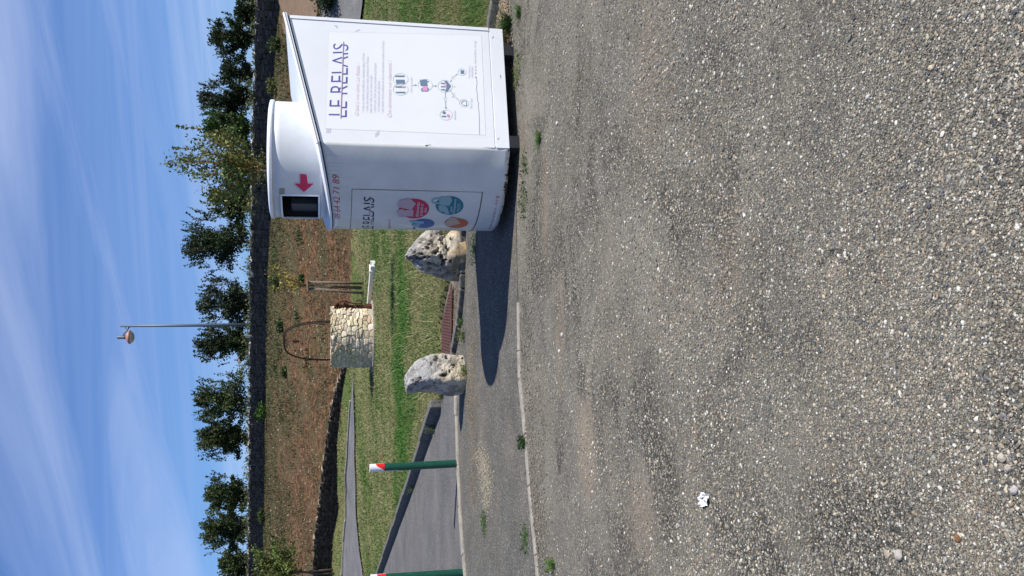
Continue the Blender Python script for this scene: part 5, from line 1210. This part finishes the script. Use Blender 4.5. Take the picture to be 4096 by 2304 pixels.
def stone(u, v, r_, label, col, seed, flat=.7):
    rs = np.random.default_rng(seed); b2 = bmesh.new(); bmesh.ops.create_icosphere(b2, subdivisions=3, radius=1)
    V = np.array([q.co[:] for q in b2.verts]); F = np.array([[q.index for q in f.verts] for f in b2.faces]); b2.free()
    V = V * (1 + .40 * fbm(V, 1.5, seed, 3))[:, None] * np.array([r_ * rs.uniform(.85, 1.3), r_, r_ * flat]); p = G(u, v); V[:, 2] += r_ * flat * .35
    o = npmesh('stone', V, F, M['boulder'], col=np.tile(np.array(col) * .8, (len(V), 1)), smooth=True); o.location = p; o.rotation_euler = (0, 0, rs.uniform(0, 3)); tag(o, label, 'stone', 'larger stones on the forecourt')
stone(83, 3601, .0155, 'pale stone alone at the very left, low on the gravel', (.50, .46, .42), 1)
stone(342, 4062, .0115, 'round pale stone, lowest of three close together on the gravel', (.50, .46, .44), 2)
stone(430, 4035, .0105, 'pinkish stone, middle one of three close together low on the gravel', (.46, .40, .34), 3)
stone(472, 4010, .0105, 'pale stone, uppermost of three close together low on the gravel', (.5, .45, .37), 4)
stone(150, 3835, .0100, 'orange brown stone low on the gravel near the left', (.26, .14, .07), 5)
stone(1915, 3473, .008, 'small white stone on the right part of the gravel', (.6, .59, .57), 6)
stone(965, 2250, .014, 'white stone in front of the end of the flush kerb', (.6, .58, .54), 7)
stone(900, 2240, .014, 'white stone left of the shadow tip in front of the flush kerb', (.62, .6, .56), 8)
stone(1810, 2230, .013, 'white stone on the gravel right of the small grass patch', (.6, .58, .55), 9)
# crumpled paper
b2 = bmesh.new(); bmesh.ops.create_grid(b2, x_segments=30, y_segments=30, size=1); V = np.array([q.co[:] for q in b2.verts]); F = np.array([[q.index for q in f.verts] for f in b2.faces]); b2.free()
rad = np.sqrt(V[:, 0] ** 2 + V[:, 1] ** 2); V[:, :2] *= (1 / np.maximum(1, rad * .85))[:, None] * (1 + .15 * vnoise(V, 2.2, 3))[:, None]
keepf = np.array([not (((V[f, 0].mean() - .05) / .32) ** 2 + ((V[f, 1].mean() + .05) / .30) ** 2 < 1 + .5 * math.sin(V[f, 0].mean() * 9)) for f in F]); F = F[keepf]
Vp = np.c_[V[:, 0] * .028, V[:, 1] * .046, .012 + .026 * fbm(V, 2.0, 5, 4)]; Vp[:, 2] = np.maximum(Vp[:, 2], .003)
o = npmesh('crumpled_paper', Vp, F, M['paper'], smooth=False); o.location = G(306, 2822); o.rotation_euler = (0, 0, .3); md = o.modifiers.new('s', 'SOLIDIFY'); md.thickness = .0012
tag(o, 'crumpled white scrap of paper lying on the gravel', 'paper')
# twigs and straws
def twig(u, v, L, ang, label, m, r_=.0018):
    p = G(u, v); bm = bmesh.new(); dx, dy = math.cos(ang), math.sin(ang)
    tube(bm, [(-L / 2 * dx, -L / 2 * dy, .012), (-L * .1 * dx - .004 * dy, -L * .1 * dy + .004 * dx, .014), (L / 2 * dx, L / 2 * dy, .010)], [r_ * .6, r_, r_ * .7], 6)
    o = bmo('twig', bm, m, smooth=True); o.location = p; tag(o, label, 'twig', 'twigs and straws on the forecourt')
straw = mat('pale_straw', (.58, .54, .44), .7)
twig(1520, 2590, .075, 1.9, 'pale straw lying in the middle of the forecourt', straw, .003); twig(574, 2795, .075, .5, 'brown twig on the gravel near the crumpled paper', M['bark_or'], .002)
twig(1115, 3810, .032, 2.6, 'short white straw low on the gravel, nearer the middle', straw, .0012); twig(968, 3738, .026, 2.5, 'second short white straw, left of the middle one', straw, .001)
twig(1290, 3500, .05, .3, 'thin dark twig crossing the gravel', M['bark'], .001)
